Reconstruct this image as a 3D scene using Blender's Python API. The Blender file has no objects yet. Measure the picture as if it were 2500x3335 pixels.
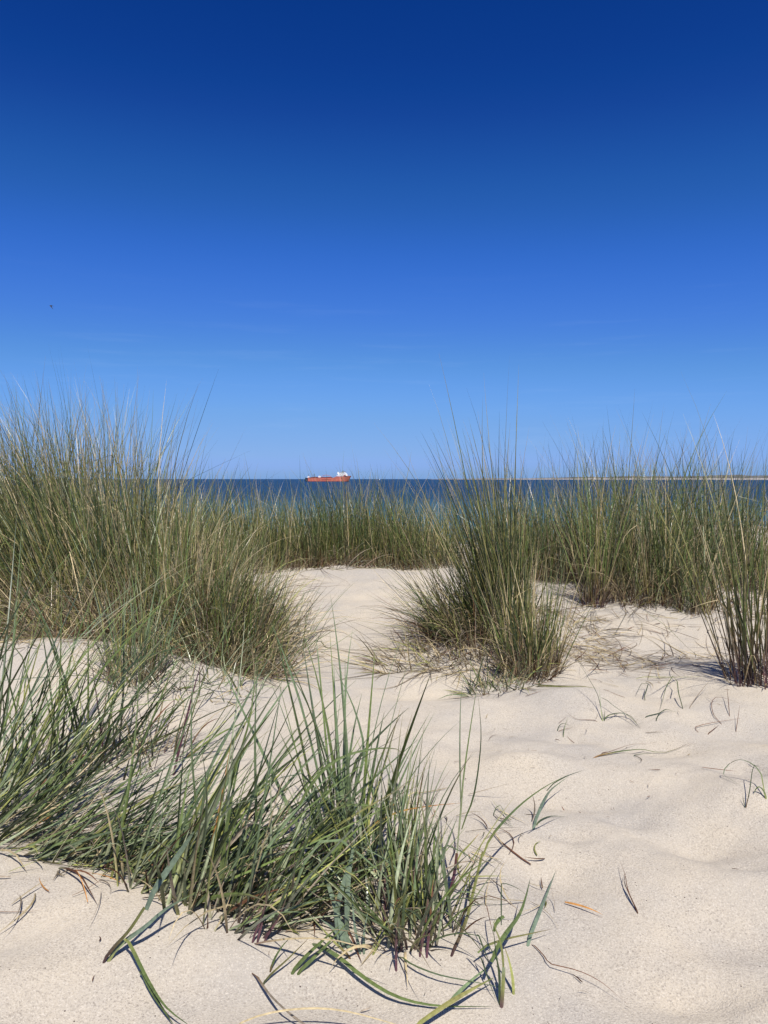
import bpy, math, random
import numpy as np
from mathutils import Vector

random.seed(7)
RNG = np.random.default_rng(11)
SC = bpy.context.scene
COL = SC.collection

# ------------------------------------------------------------------ camera
CAM_H = 0.70
F_PX, CX, CY, HOR = 2408.6, 1250.0, 1667.5, 1560.0
PITCH = math.atan((CY - HOR) / F_PX)
cam_d = bpy.data.cameras.new('camera')
cam_d.sensor_fit = 'VERTICAL'
cam_d.sensor_height = 36.0
cam_d.lens = 26.0
cam_d.clip_start = 0.02
cam_d.clip_end = 90000.0
cam = bpy.data.objects.new('camera', cam_d)
COL.objects.link(cam)
cam.location = (0, 0, CAM_H)
cam.rotation_euler = (math.pi / 2 - PITCH, 0, 0)
SC.camera = cam

# ------------------------------------------------------------------ sky, sun, exposure
SUN_DIR = Vector((0.15, -0.68, 1.0)).normalized()      # towards the sun: behind the viewer, a little right
SUN_EL = math.asin(SUN_DIR.z)
SUN_AZ = math.atan2(SUN_DIR.x, SUN_DIR.y)
world = bpy.data.worlds.new('World')
SC.world = world
world.use_nodes = True
nt = world.node_tree
nt.nodes.clear()
w_out = nt.nodes.new('ShaderNodeOutputWorld')
w_bg = nt.nodes.new('ShaderNodeBackground')
sky = nt.nodes.new('ShaderNodeTexSky')
sky.sky_type = 'NISHITA'
sky.sun_disc = False
sky.sun_elevation = SUN_EL
sky.sun_rotation = SUN_AZ
sky.altitude = 0.0
sky.air_density = 0.5
sky.dust_density = 0.7
sky.ozone_density = 6.0
# the camera's saturated tone response to the sky, one curve per channel, the same in every direction
w_lo = nt.nodes.new('ShaderNodeVectorMath'); w_lo.operation = 'SCALE'; w_lo.inputs['Scale'].default_value = 0.04
w_cv = nt.nodes.new('ShaderNodeRGBCurve')
w_hi = nt.nodes.new('ShaderNodeVectorMath'); w_hi.operation = 'SCALE'; w_hi.inputs['Scale'].default_value = 10.0
SKY_CURVES = [[(0, 0), (.425, .0022), (.622, .0148), (1.008, .051), (1.875, .136), (3.04, .213), (3.6, .26), (5.0, .50), (25, 2.5)],
              [(0, 0), (.80, .033), (1.179, .088), (1.897, .176), (3.348, .322), (4.1, .352), (4.6, .372), (5.2, .43), (7.0, .70), (25, 2.5)],
              [(0, 0), (1.782, .20), (2.592, .355), (3.96, .589), (4.87, .625), (6.055, .702), (6.5, .690), (9.0, .90), (25, 2.5)]]
w_cv.mapping.use_clip = False
for ci, pts in enumerate(SKY_CURVES):
    pts = [(px_ * 0.04, py_) for px_, py_ in pts]
    cu_ = w_cv.mapping.curves[ci]
    cu_.points[0].location = pts[0]; cu_.points[1].location = pts[-1]
    for p in pts[1:-1]: cu_.points.new(*p)
w_cv.mapping.update()
nt.links.new(sky.outputs[0], w_lo.inputs[0])
nt.links.new(w_lo.outputs[0], w_cv.inputs['Color'])
w_tc = nt.nodes.new('ShaderNodeTexCoord')
w_mp = nt.nodes.new('ShaderNodeMapping'); w_mp.inputs['Scale'].default_value = (3.0, 3.0, 42.0); w_mp.inputs['Rotation'].default_value = (0.0, 0.035, 0.3)
w_nz = nt.nodes.new('ShaderNodeTexNoise'); w_nz.inputs['Scale'].default_value = 1.6; w_nz.inputs['Detail'].default_value = 6.0; w_nz.inputs['Roughness'].default_value = 0.62
w_rp = nt.nodes.new('ShaderNodeMapRange'); w_rp.interpolation_type = 'SMOOTHSTEP'
w_rp.inputs[1].default_value = 0.53; w_rp.inputs[2].default_value = 0.78; w_rp.inputs[3].default_value = 0.0; w_rp.inputs[4].default_value = 0.05
w_sp = nt.nodes.new('ShaderNodeSeparateXYZ')
w_el = nt.nodes.new('ShaderNodeMapRange'); w_el.interpolation_type = 'SMOOTHSTEP'
w_el.inputs[1].default_value = 0.30; w_el.inputs[2].default_value = 0.12; w_el.inputs[3].default_value = 0.0; w_el.inputs[4].default_value = 1.0
w_ml = nt.nodes.new('ShaderNodeMath'); w_ml.operation = 'MULTIPLY'
w_cm = nt.nodes.new('ShaderNodeMix'); w_cm.data_type = 'RGBA'; w_cm.inputs[7].default_value = (0.55, 0.70, 0.90, 1)
nt.links.new(w_tc.outputs['Generated'], w_mp.inputs[0]); nt.links.new(w_mp.outputs[0], w_nz.inputs['Vector'])
nt.links.new(w_nz.outputs[0], w_rp.inputs[0]); nt.links.new(w_tc.outputs['Generated'], w_sp.inputs[0]); nt.links.new(w_sp.outputs[2], w_el.inputs[0])
nt.links.new(w_rp.outputs[0], w_ml.inputs[0]); nt.links.new(w_el.outputs[0], w_ml.inputs[1])
nt.links.new(w_ml.outputs[0], w_cm.inputs[0]); nt.links.new(w_cv.outputs[0], w_cm.inputs[6])
nt.links.new(w_cm.outputs[2], w_hi.inputs[0])
nt.links.new(w_hi.outputs[0], w_bg.inputs['Color'])
w_bg.inputs['Strength'].default_value = 0.1
nt.links.new(w_bg.outputs[0], w_out.inputs['Surface'])

sun_d = bpy.data.lights.new('sun', 'SUN')
sun_d.energy = 4.8
sun_d.angle = math.radians(0.53)
sun_d.color = (1.0, 0.955, 0.88)
sun = bpy.data.objects.new('sun', sun_d)
COL.objects.link(sun)
sun.rotation_euler = (-SUN_DIR).to_track_quat('-Z', 'Y').to_euler()
sun.location = (5, -10, 30)

vs = SC.view_settings
vs.view_transform = 'Standard'
vs.look = 'None'
vs.gamma = 1.0
vs.use_curve_mapping = False
vs.exposure = 0.25

# ------------------------------------------------------------------ noise and terrain
_perm = np.random.default_rng(3).permutation(256)
_perm = np.concatenate([_perm, _perm, _perm])
_ga = np.random.default_rng(4).uniform(0, 2 * np.pi, 256)


def perlin(x, y):
    x = np.asarray(x, float); y = np.asarray(y, float)
    xi = np.floor(x).astype(int); yi = np.floor(y).astype(int)
    xf = x - xi; yf = y - yi
    u = xf ** 3 * (xf * (xf * 6 - 15) + 10); v = yf ** 3 * (yf * (yf * 6 - 15) + 10)

    def g(ix, iy, dx, dy):
        a = _ga[_perm[_perm[ix & 255] + (iy & 255)] & 255]
        return np.cos(a) * dx + np.sin(a) * dy
    a = g(xi, yi, xf, yf); b = g(xi + 1, yi, xf - 1, yf)
    c = g(xi, yi + 1, xf, yf - 1); d = g(xi + 1, yi + 1, xf - 1, yf - 1)
    return (a * (1 - u) + b * u) * (1 - v) + (c * (1 - u) + d * u) * v


def sstep(a, b, x):
    t = np.clip((x - a) / (b - a), 0, 1)
    return t * t * (3 - 2 * t)


# hollows and hummocks in the sand: x, y, rx, ry, height
BUMPS = [
    (0.62, 1.42, 0.10, 0.085, -0.020), (0.80, 1.60, 0.10, 0.08, 0.012), (0.45, 1.62, 0.16, 0.07, -0.016),
    (0.70, 1.22, 0.14, 0.06, 0.014), (0.92, 1.32, 0.11, 0.09, -0.020), (0.55, 1.10, 0.11, 0.06, -0.010),
    (0.30, 1.28, 0.08, 0.06, -0.012), (0.75, 1.95, 0.14, 0.09, -0.016), (0.38, 2.10, 0.18, 0.09, -0.018),
    (0.60, 2.30, 0.16, 0.09, 0.014), (1.05, 2.05, 0.15, 0.10, -0.020), (0.15, 2.45, 0.17, 0.1, -0.02),
    (0.25, 2.90, 0.2, 0.12, 0.02), (-0.1, 3.4, 0.25, 0.14, -0.015), (-0.2, 4.4, 0.4, 0.3, 0.012), (0.1, 4.9, 0.22, 0.16, -0.012), (0.85, 1.02, 0.12, 0.05, 0.010),
    (0.35, 1.78, 0.1, 0.05, 0.012), (0.88, 1.78, 0.08, 0.06, -0.014), (1.25, 3.1, 0.3, 0.16, -0.04),
    (1.45, 3.9, 0.3, 0.2, 0.05), (-0.55, 0.95, 0.22, 0.1, 0.012), (-0.15, 0.98, 0.16, 0.05, -0.008),
    (-0.75, 2.35, 0.35, 0.22, 0.05), (-1.2, 2.55, 0.4, 0.25, 0.06), (-0.9, 3.2, 0.6, 0.4, 0.07),
    (0.52, 1.52, 0.05, 0.035, -0.010), (0.66, 1.30, 0.05, 0.04, -0.010), (0.36, 1.42, 0.05, 0.03, -0.007), (0.84, 1.46, 0.06, 0.035, 0.009),
    (0.22, 1.95, 0.06, 0.05, -0.010), (0.5, 2.0, 0.06, 0.05, -0.010), (0.70, 2.15, 0.06, 0.05, -0.010), (0.30, 2.30, 0.07, 0.05, 0.009),
    (-0.05, 2.15, 0.07, 0.05, -0.012), (0.05, 2.75, 0.08, 0.06, -0.014), (-0.12, 3.0, 0.08, 0.06, -0.014), (0.95, 2.4, 0.08, 0.05, -0.012),
    (-0.42, 0.92, 0.10, 0.05, -0.008), (0.42, 0.98, 0.08, 0.04, -0.007), (0.58, 0.95, 0.08, 0.04, 0.008),
    (0.48, 3.2, 0.35, 0.25, 0.06), (0.55, 2.72, 0.18, 0.12, 0.03), (1.3, 2.55, 0.22, 0.16, 0.03),
]


def H(x, y):
    x = np.asarray(x, float); y = np.asarray(y, float)
    z = np.zeros(np.broadcast(x, y).shape)
    near = np.exp(-((np.maximum(np.abs(x) - 6, 0) / 30) ** 2))
    z = z + 0.05 * perlin(x * 0.55 + 3.1, y * 0.55 + 8.2) * sstep(0.9, 2.5, y) + 0.15 * sstep(2.6, 5.6, y)
    z = z + 0.020 * perlin(x * 2.3 + 11.0, y * 2.9 + 1.7)
    z = z + 0.0105 * perlin(x * 5.3 + 5.0, y * 6.9 + 4.7)
    z = z + 0.0036 * perlin(x * 13.0 + y * 3, y * 15.0 - x * 4)
    z = z + 0.034 * np.minimum(perlin(x * 3.6 + 1.3, y * 4.2 + 9.1), 0.12) * np.exp(-((x + 0.05) / 0.75) ** 2) * sstep(1.9, 2.5, y)   # trodden path
    for bx, by, rx, ry, h in BUMPS:
        z = z + 2.3 * h * np.exp(-((x - bx) / rx) ** 2 - ((y - by) / ry) ** 2)
    # lip of sand in front of the near grass, grass rooted just behind it
    tx, ty = 0.898, -0.438
    s = -(x + 0.716) * ty + (y - 1.38) * tx
    m = sstep(0.0, -0.3, x) * sstep(-2.5, -1.2, x)
    z = z + m * (0.022 * np.exp(-((s + 0.06) / 0.12) ** 2) - 0.035 * np.exp(-((s - 0.22) / 0.2) ** 2))
    z = z + sstep(3.2, 5.4, y) * (0.13 * sstep(0.7, 2.4, np.abs(x)) + 0.05 * perlin(x * 0.9 + 7, y * 0.4))
    # dune crest, seaward face, beach, sea bed
    crest = 5.7 + 0.6 * perlin(x * 0.16 + 2, 0.5 + 0 * x) + 0.25 * perlin(x * 0.6, 7.5 + 0 * x)
    q = y - crest
    z = z - 5.3 * sstep(0.4, 17.0, q) - 0.75 * sstep(16.0, 42.0, q) - 4.0 * sstep(40, 140, q)
    # broad dune forms out of the way of the camera
    far = sstep(7, 40, np.hypot(x, np.minimum(y, 0)))
    z = z + far * sstep(8.0, 2.0, y) * (1.3 * perlin(x * 0.045 + 9, y * 0.045 + 2) + 0.6 * perlin(x * 0.11, y * 0.13 + 5) - 0.5)
    return z


H0 = float(H(0, 0.95))


def ray(px, py):
    dx = (px - CX) / F_PX; dz = (CY - py) / F_PX
    c, s = math.cos(PITCH), math.sin(PITCH)
    return np.array([dx, c + s * dz, -s + c * dz])


def ground(px, py, h=0.0):
    """point on the photo's line of sight at height h above the sand"""
    d = ray(px, py); t = 0.3; C = np.array([0, 0, CAM_H])
    last = t
    while t < 60:
        p = C + d * t
        if p[2] - h <= float(H(p[0], p[1])):
            break
        last = t; t *= 1.03
    a, b = last, t
    for _ in range(24):
        m = (a + b) / 2; p = C + d * m
        if p[2] - h <= float(H(p[0], p[1])): b = m
        else: a = m
    return C + d * b


def at_y(px, py, y):
    d = ray(px, py)
    return np.array([0, 0, CAM_H]) + d * (y / d[1])


# ------------------------------------------------------------------ materials
def new_mat(name):
    m = bpy.data.materials.new(name); m.use_nodes = True
    n = m.node_tree; n.nodes.clear()
    return m, n


def N(n, t, **kw):
    o = n.nodes.new(t)
    for k, v in kw.items():
        if hasattr(o, k) and k not in o.inputs: setattr(o, k, v)
        else: o.inputs[k].default_value = v
    return o


def mixc(n, a, b, f, blend='MIX'):
    o = n.nodes.new('ShaderNodeMix'); o.data_type = 'RGBA'; o.blend_type = blend
    for sock, val in ((o.inputs[6], a), (o.inputs[7], b), (o.inputs[0], f)):
        if hasattr(val, 'links') or isinstance(val, bpy.types.NodeSocket): n.links.new(val, sock)
        elif isinstance(val, tuple): sock.default_value = val + (1,) if len(val) == 3 else val
        else: sock.default_value = val
    return o.outputs[2]


def ramp(n, src, stops):
    r = n.nodes.new('ShaderNodeValToRGB')
    el = r.color_ramp.elements
    while len(el) < len(stops): el.new(0.5)
    for e, (p, c) in zip(el, stops):
        e.position = p; e.color = (c, c, c, 1) if not isinstance(c, tuple) else c + (1,)
    n.links.new(src, r.inputs[0])
    return r.outputs[0]


def plain(name, col, rough=0.6, var=0.12, scale=3.0, metal=0.0):
    m, n = new_mat(name)
    out = N(n, 'ShaderNodeOutputMaterial'); b = N(n, 'ShaderNodeBsdfPrincipled')
    tc = N(n, 'ShaderNodeTexCoord'); nz = N(n, 'ShaderNodeTexNoise', Scale=scale, Detail=4.0)
    n.links.new(tc.outputs['Object'], nz.inputs['Vector'])
    f = ramp(n, nz.outputs[0], [(0.3, 0.0), (0.7, 1.0)])
    c = mixc(n, tuple(v * (1 - var) for v in col), tuple(min(1, v * (1 + var)) for v in col), f)
    n.links.new(c, b.inputs['Base Color'])
    b.inputs['Roughness'].default_value = rough; b.inputs['Metallic'].default_value = metal
    n.links.new(b.outputs[0], out.inputs[0])
    return m


def sand_material():
    m, n = new_mat('dry_sand')
    out = N(n, 'ShaderNodeOutputMaterial'); b = N(n, 'ShaderNodeBsdfPrincipled')
    tc = N(n, 'ShaderNodeTexCoord'); P = tc.outputs['Object']

    def noise(scale, detail=3.0, rough=0.55):
        t = N(n, 'ShaderNodeTexNoise', Scale=scale, Detail=detail, Roughness=rough)
        n.links.new(P, t.inputs['Vector']); return t.outputs[0]
    patch = ramp(n, noise(3.2, 4.0, 0.6), [(0.36, 0.0), (0.66, 1.0)])
    c = mixc(n, (0.402, 0.366, 0.316), (0.512, 0.447, 0.350), patch)
    coarse = ramp(n, noise(7.0, 3.0, 0.6), [(0.34, 0.35), (0.66, 1.0)])
    grain = noise(300.0, 2.0, 0.75)
    c = mixc(n, c, (0.21, 0.175, 0.145), mixc(n, (0, 0, 0), ramp(n, grain, [(0.50, 0.0), (0.70, 0.9)]), coarse))
    c = mixc(n, c, (0.62, 0.56, 0.47), ramp(n, noise(310.0, 2.0, 0.75), [(0.52, 0.0), (0.72, 0.75)]))
    clump = noise(115.0, 3.0, 0.7)
    c = mixc(n, c, (0.23, 0.19, 0.155), ramp(n, clump, [(0.54, 0.0), (0.80, 0.38)]))
    vor = N(n, 'ShaderNodeTexVoronoi', Scale=60.0, feature='F1'); n.links.new(P, vor.inputs['Vector'])
    dots = ramp(n, vor.outputs['Distance'], [(0.055, 1.0), (0.09, 0.0)])
    sel = N(n, 'ShaderNodeSeparateColor'); n.links.new(vor.outputs['Color'], sel.inputs[0])
    pick = ramp(n, sel.outputs[0], [(0.80, 0.0), (0.82, 1.0)])
    mm = N(n, 'ShaderNodeMath', operation='MULTIPLY'); n.links.new(dots, mm.inputs[0]); n.links.new(pick, mm.inputs[1])
    c = mixc(n, c, (0.07, 0.05, 0.04), mm.outputs[0])
    n.links.new(c, b.inputs['Base Color'])
    b.inputs['Roughness'].default_value = 0.92
    b.inputs['Diffuse Roughness'].default_value = 0.4
    b.inputs['Specular IOR Level'].default_value = 0.2
    add = N(n, 'ShaderNodeMath', operation='MULTIPLY_ADD'); add.inputs[1].default_value = 0.45
    n.links.new(noise(95.0, 4.0, 0.7), add.inputs[0]); n.links.new(noise(300.0, 2.0, 0.7), add.inputs[2])
    rip = N(n, 'ShaderNodeTexWave', Scale=5.5, Distortion=7.0, Detail=3.0)
    rip.inputs['Detail Scale'].default_value = 1.4
    mp = N(n, 'ShaderNodeMapping'); mp.inputs['Rotation'].default_value = (0, 0, 0.9)
    n.links.new(P, mp.inputs['Vector']); n.links.new(mp.outputs[0], rip.inputs['Vector'])
    add2 = N(n, 'ShaderNodeMath', operation='MULTIPLY_ADD'); add2.inputs[1].default_value = 0.35
    n.links.new(rip.outputs[1], add2.inputs[0]); n.links.new(add.outputs[0], add2.inputs[2])
    bump = N(n, 'ShaderNodeBump', Strength=0.7, Distance=0.0045)
    n.links.new(add2.outputs[0], bump.inputs['Height']); n.links.new(bump.outputs[0], b.inputs['Normal'])
    n.links.new(b.outputs[0], out.inputs[0])
    return m


def grass_material(name, rough, transl, spec):
    m, n = new_mat(name)
    out = N(n, 'ShaderNodeOutputMaterial'); b = N(n, 'ShaderNodeBsdfPrincipled')
    at = N(n, 'ShaderNodeAttribute', attribute_name='leaf_colour')
    tc = N(n, 'ShaderNodeTexCoord'); nz = N(n, 'ShaderNodeTexNoise', Scale=160.0, Detail=3.0)
    n.links.new(tc.outputs['Object'], nz.inputs['Vector'])
    f = ramp(n, nz.outputs[0], [(0.3, 0.72), (0.7, 1.22)])
    c = mixc(n, at.outputs['Color'], f, 1.0, 'MULTIPLY')
    n.links.new(c, b.inputs['Base Color'])
    b.inputs['Roughness'].default_value = rough
    b.inputs['Specular IOR Level'].default_value = spec
    tr = N(n, 'ShaderNodeBsdfTranslucent'); n.links.new(c, tr.inputs['Color'])
    mx = N(n, 'ShaderNodeMixShader'); mx.inputs[0].default_value = transl
    n.links.new(b.outputs[0], mx.inputs[1]); n.links.new(tr.outputs[0], mx.inputs[2])
    n.links.new(mx.outputs[0], out.inputs[0])
    return m


def sea_material():
    m, n = new_mat('sea_water')
    out = N(n, 'ShaderNodeOutputMaterial'); b = N(n, 'ShaderNodeBsdfPrincipled')
    tc = N(n, 'ShaderNodeTexCoord'); P = tc.outputs['Object']
    sep = N(n, 'ShaderNodeSeparateXYZ'); n.links.new(P, sep.inputs[0])
    mp = N(n, 'ShaderNodeMapping'); mp.inputs['Scale'].default_value = (0.004, 0.02, 1)
    n.links.new(P, mp.inputs['Vector'])
    nz = N(n, 'ShaderNodeTexNoise', Scale=1.0, Detail=5.0); n.links.new(mp.outputs[0], nz.inputs['Vector'])
    # shallow water over the sand bar near the beach is paler and greener
    ma = N(n, 'ShaderNodeMath', operation='MULTIPLY_ADD'); ma.inputs[1].default_value = 160.0
    n.links.new(nz.outputs[0], ma.inputs[0]); n.links.new(sep.outputs[1], ma.inputs[2])
    dv = N(n, 'ShaderNodeMath', operation='DIVIDE'); dv.inputs[1].default_value = 600.0
    n.links.new(ma.outputs[0], dv.inputs[0])
    c = ramp(n, dv.outputs[0], [(0.24, (0.075, 0.140, 0.138)), (0.42, (0.030, 0.092, 0.112)),
                                (0.55, (0.008, 0.036, 0.060)), (1.0, (0.004, 0.022, 0.046))])
    streak = ramp(n, nz.outputs[0], [(0.40, 0.75), (0.62, 1.2)])
    c = mixc(n, c, streak, 0.8, 'MULTIPLY')
    n.links.new(c, b.inputs['Base Color'])
    b.inputs['Roughness'].default_value = 0.32
    b.inputs['IOR'].default_value = 1.33
    b.inputs['Specular IOR Level'].default_value = 0.14
    mp2 = N(n, 'ShaderNodeMapping'); mp2.inputs['Scale'].default_value = (0.35, 0.8, 1)
    n.links.new(P, mp2.inputs['Vector'])
    wv = N(n, 'ShaderNodeTexNoise', Scale=1.0, Detail=6.0, Roughness=0.6); n.links.new(mp2.outputs[0], wv.inputs['Vector'])
    bump = N(n, 'ShaderNodeBump', Strength=0.9, Distance=0.5)
    n.links.new(wv.outputs[0], bump.inputs['Height']); n.links.new(bump.outputs[0], b.inputs['Normal'])
    n.links.new(b.outputs[0], out.inputs[0])
    return m


M_SAND = sand_material()
M_GRASS = grass_material('marram_leaf', 0.32, 0.15, 0.5)
M_DRY = grass_material('dry_leaf', 0.6, 0.2, 0.3)
M_SEA = sea_material()


# ------------------------------------------------------------------ helpers
def tag(o, label=None, cat=None, group=None, kind=None):
    if label: o['label'] = label
    if cat: o['category'] = cat
    if group: o['group'] = group
    if kind: o['kind'] = kind
    return o


def empty(name, loc, label, cat, group=None):
    o = bpy.data.objects.new(name, None)
    o.empty_display_size = 0.05
    COL.objects.link(o); o.location = loc
    return tag(o, label, cat, group)


def mesh_np(name, V, Q, mat, parent=None, colour=None, smooth=True):
    me = bpy.data.meshes.new(name)
    V = np.ascontiguousarray(V, dtype=np.float32).reshape(-1, 3); Q = np.asarray(Q, dtype=np.int32)
    k = Q.shape[1]
    me.vertices.add(len(V)); me.vertices.foreach_set('co', V.ravel())
    me.loops.add(Q.size); me.loops.foreach_set('vertex_index', Q.ravel())
    me.polygons.add(len(Q))
    me.polygons.foreach_set('loop_start', np.arange(0, Q.size, k, dtype=np.int32))
    me.polygons.foreach_set('use_smooth', np.full(len(Q), smooth, dtype=bool))
    if colour is not None:
        a = me.color_attributes.new('leaf_colour', 'FLOAT_COLOR', 'POINT')
        c = np.ones((len(V), 4), dtype=np.float32); c[:, :3] = np.asarray(colour, np.float32).reshape(-1, 3)
        a.data.foreach_set('color', c.ravel())
    me.update(calc_edges=True)
    me.materials.append(mat)
    o = bpy.data.objects.new(name, me)
    COL.objects.link(o)
    if parent is not None: o.parent = parent
    return o


def poly(name, verts, faces, mat, parent=None, smooth=False):
    me = bpy.data.meshes.new(name); me.from_pydata([tuple(v) for v in verts], [], faces); me.update()
    if smooth: me.polygons.foreach_set('use_smooth', [True] * len(me.polygons))
    me.materials.append(mat)
    o = bpy.data.objects.new(name, me); COL.objects.link(o)
    if parent is not None: o.parent = parent
    return o


def boxes(lst):
    """lst of (x0,x1,y0,y1,z0,z1[,top inset x0, top inset x1]) -> verts, faces"""
    V, Fc = [], []
    for b in lst:
        x0, x1, y0, y1, z0, z1 = b[:6]; i0, i1 = (b[6], b[7]) if len(b) > 6 else (0, 0)
        k = len(V)
        V += [(x0, y0, z0), (x1, y0, z0), (x1, y1, z0), (x0, y1, z0),
              (x0 + i0, y0, z1), (x1 - i1, y0, z1), (x1 - i1, y1, z1), (x0 + i0, y1, z1)]
        Fc += [(k, k + 3, k + 2, k + 1), (k + 4, k + 5, k + 6, k + 7), (k, k + 1, k + 5, k + 4),
               (k + 1, k + 2, k + 6, k + 5), (k + 2, k + 3, k + 7, k + 6), (k + 3, k, k + 4, k + 7)]
    return V, Fc


# ------------------------------------------------------------------ setting: sand, sea, coast
def axis(dense0, dense1, step, lo, hi, grow):
    a = list(np.arange(dense0, dense1, step)); s = step; x = dense1
    up = []
    while x < hi: up.append(x); s *= grow; x += s
    up.append(hi)
    s = step * grow; x = dense0 - s; dn = []
    while x > lo: dn.append(x); s *= grow; x -= s
    dn.append(lo)
    return np.array(dn[::-1] + a + up)


gx = axis(-1.6, 1.6, 0.011, -3000, 3000, 1.035)
gy = axis(0.75, 3.2, 0.010, -2500, 220, 1.028)
GX, GY = np.meshgrid(gx, gy)
GZ = H(GX, GY)
nx, ny = len(gx), len(gy)
idx = np.arange(nx * ny).reshape(ny, nx)
Q = np.stack([idx[:-1, :-1], idx[:-1, 1:], idx[1:, 1:], idx[1:, :-1]], -1).reshape(-1, 4)
sand = mesh_np('sand', np.stack([GX, GY, GZ], -1), Q, M_SAND)
tag(sand, 'pale dry dune sand with soft hollows and wind ripples', None, None, 'structure')

SEA_Z = -6.0
sx = np.array([-60000, -20000, -6000, -1500, -400, 0, 400, 1500, 6000, 20000, 60000.0])
sy = np.array([36, 60, 120, 250, 600, 1500, 4000, 12000, 30000, 75000.0])
SX, SY = np.meshgrid(sx, sy); i2 = np.arange(SX.size).reshape(SX.shape)
Q = np.stack([i2[:-1, :-1], i2[:-1, 1:], i2[1:, 1:], i2[1:, :-1]], -1).reshape(-1, 4)
sea = mesh_np('sea', np.stack([SX, SY, np.full_like(SX, SEA_Z)], -1), Q, M_SEA)
tag(sea, 'deep blue sea paler towards the beach', None, None, 'structure')

# far shore on the right: pale beach and cliff, low scrubby hills behind
cp = [(1400, 15000, 3, 0), (1450, 13500, 6, 3), (1550, 11500, 10, 9), (1700, 10000, 12, 10), (1900, 8500, 14, 17), (2100, 7400, 15, 24),
      (2300, 6600, 15, 30), (2500, 6000, 15, 34), (2800, 5200, 15, 36), (3300, 4300, 14, 30), (4200, 3300, 13, 28)]
cu = np.linspace(0, len(cp) - 1, 260)
cpa = np.array(cp, float)
cpx = np.interp(cu, range(len(cp)), cpa[:, 0]); cd = np.interp(cu, range(len(cp)), cpa[:, 1])
cbh = np.interp(cu, range(len(cp)), cpa[:, 2]); chh = np.interp(cu, range(len(cp)), cpa[:, 3])
cxw = (cpx - CX) / F_PX * cd
hmod = 0.75 + 0.6 * perlin(cxw / 300, cxw * 0 + 0.3) + 0.35 * perlin(cxw / 90, cxw * 0 + 4.3)
bmod = 0.9 + 0.35 * perlin(cxw / 160, cxw * 0 + 9.3)
rows = [(0, -1.0 + 0 * cu), (60, 2.5 + 0 * cu), (110, cbh * bmod * 0.8), (150, cbh * bmod)]
V = np.stack([np.stack([cxw, cd + r, SEA_Z + z], -1) for r, z in rows], 0)
ii = np.arange(V.shape[0] * V.shape[1]).reshape(V.shape[:2])
Q = np.stack([ii[:-1, :-1], ii[:-1, 1:], ii[1:, 1:], ii[1:, :-1]], -1).reshape(-1, 4)
m_beach = plain('hazed_beach_sand', (0.36, 0.33, 0.31), 0.9, 0.15, 0.01)  # sand colour greyed to carry the distance haze, no air is built
fb = mesh_np('far_beach', V, Q, m_beach)
tag(fb, 'thin pale beach of the far shore', None, None, 'structure')
rows = [(149, cbh * bmod - 0.5), (230, cbh * bmod + chh * hmod * 0.5), (360, cbh * bmod + chh * hmod), (700, cbh * bmod + chh * hmod * 0.9), (1500, 0 * cu - 1)]
V = np.stack([np.stack([cxw, cd + r, SEA_Z + z + (2.5 * perlin(cxw / 25, cxw * 0 + k * 3.3) if 0 < k < 4 else 0)], -1) for k, (r, z) in enumerate(rows)], 0)
ii = np.arange(V.shape[0] * V.shape[1]).reshape(V.shape[:2])
Q = np.stack([ii[:-1, :-1], ii[:-1, 1:], ii[1:, 1:], ii[1:, :-1]], -1).reshape(-1, 4)
m_scrub = plain('hazed_scrub', (0.115, 0.115, 0.115), 0.95, 0.35, 0.012)  # scrub greyed in its colour in place of haze over the hills
fh = mesh_np('far_hills', V, Q, m_scrub)
tag(fh, 'low scrub covered hills of the far shore', None, None, 'structure')


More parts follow.
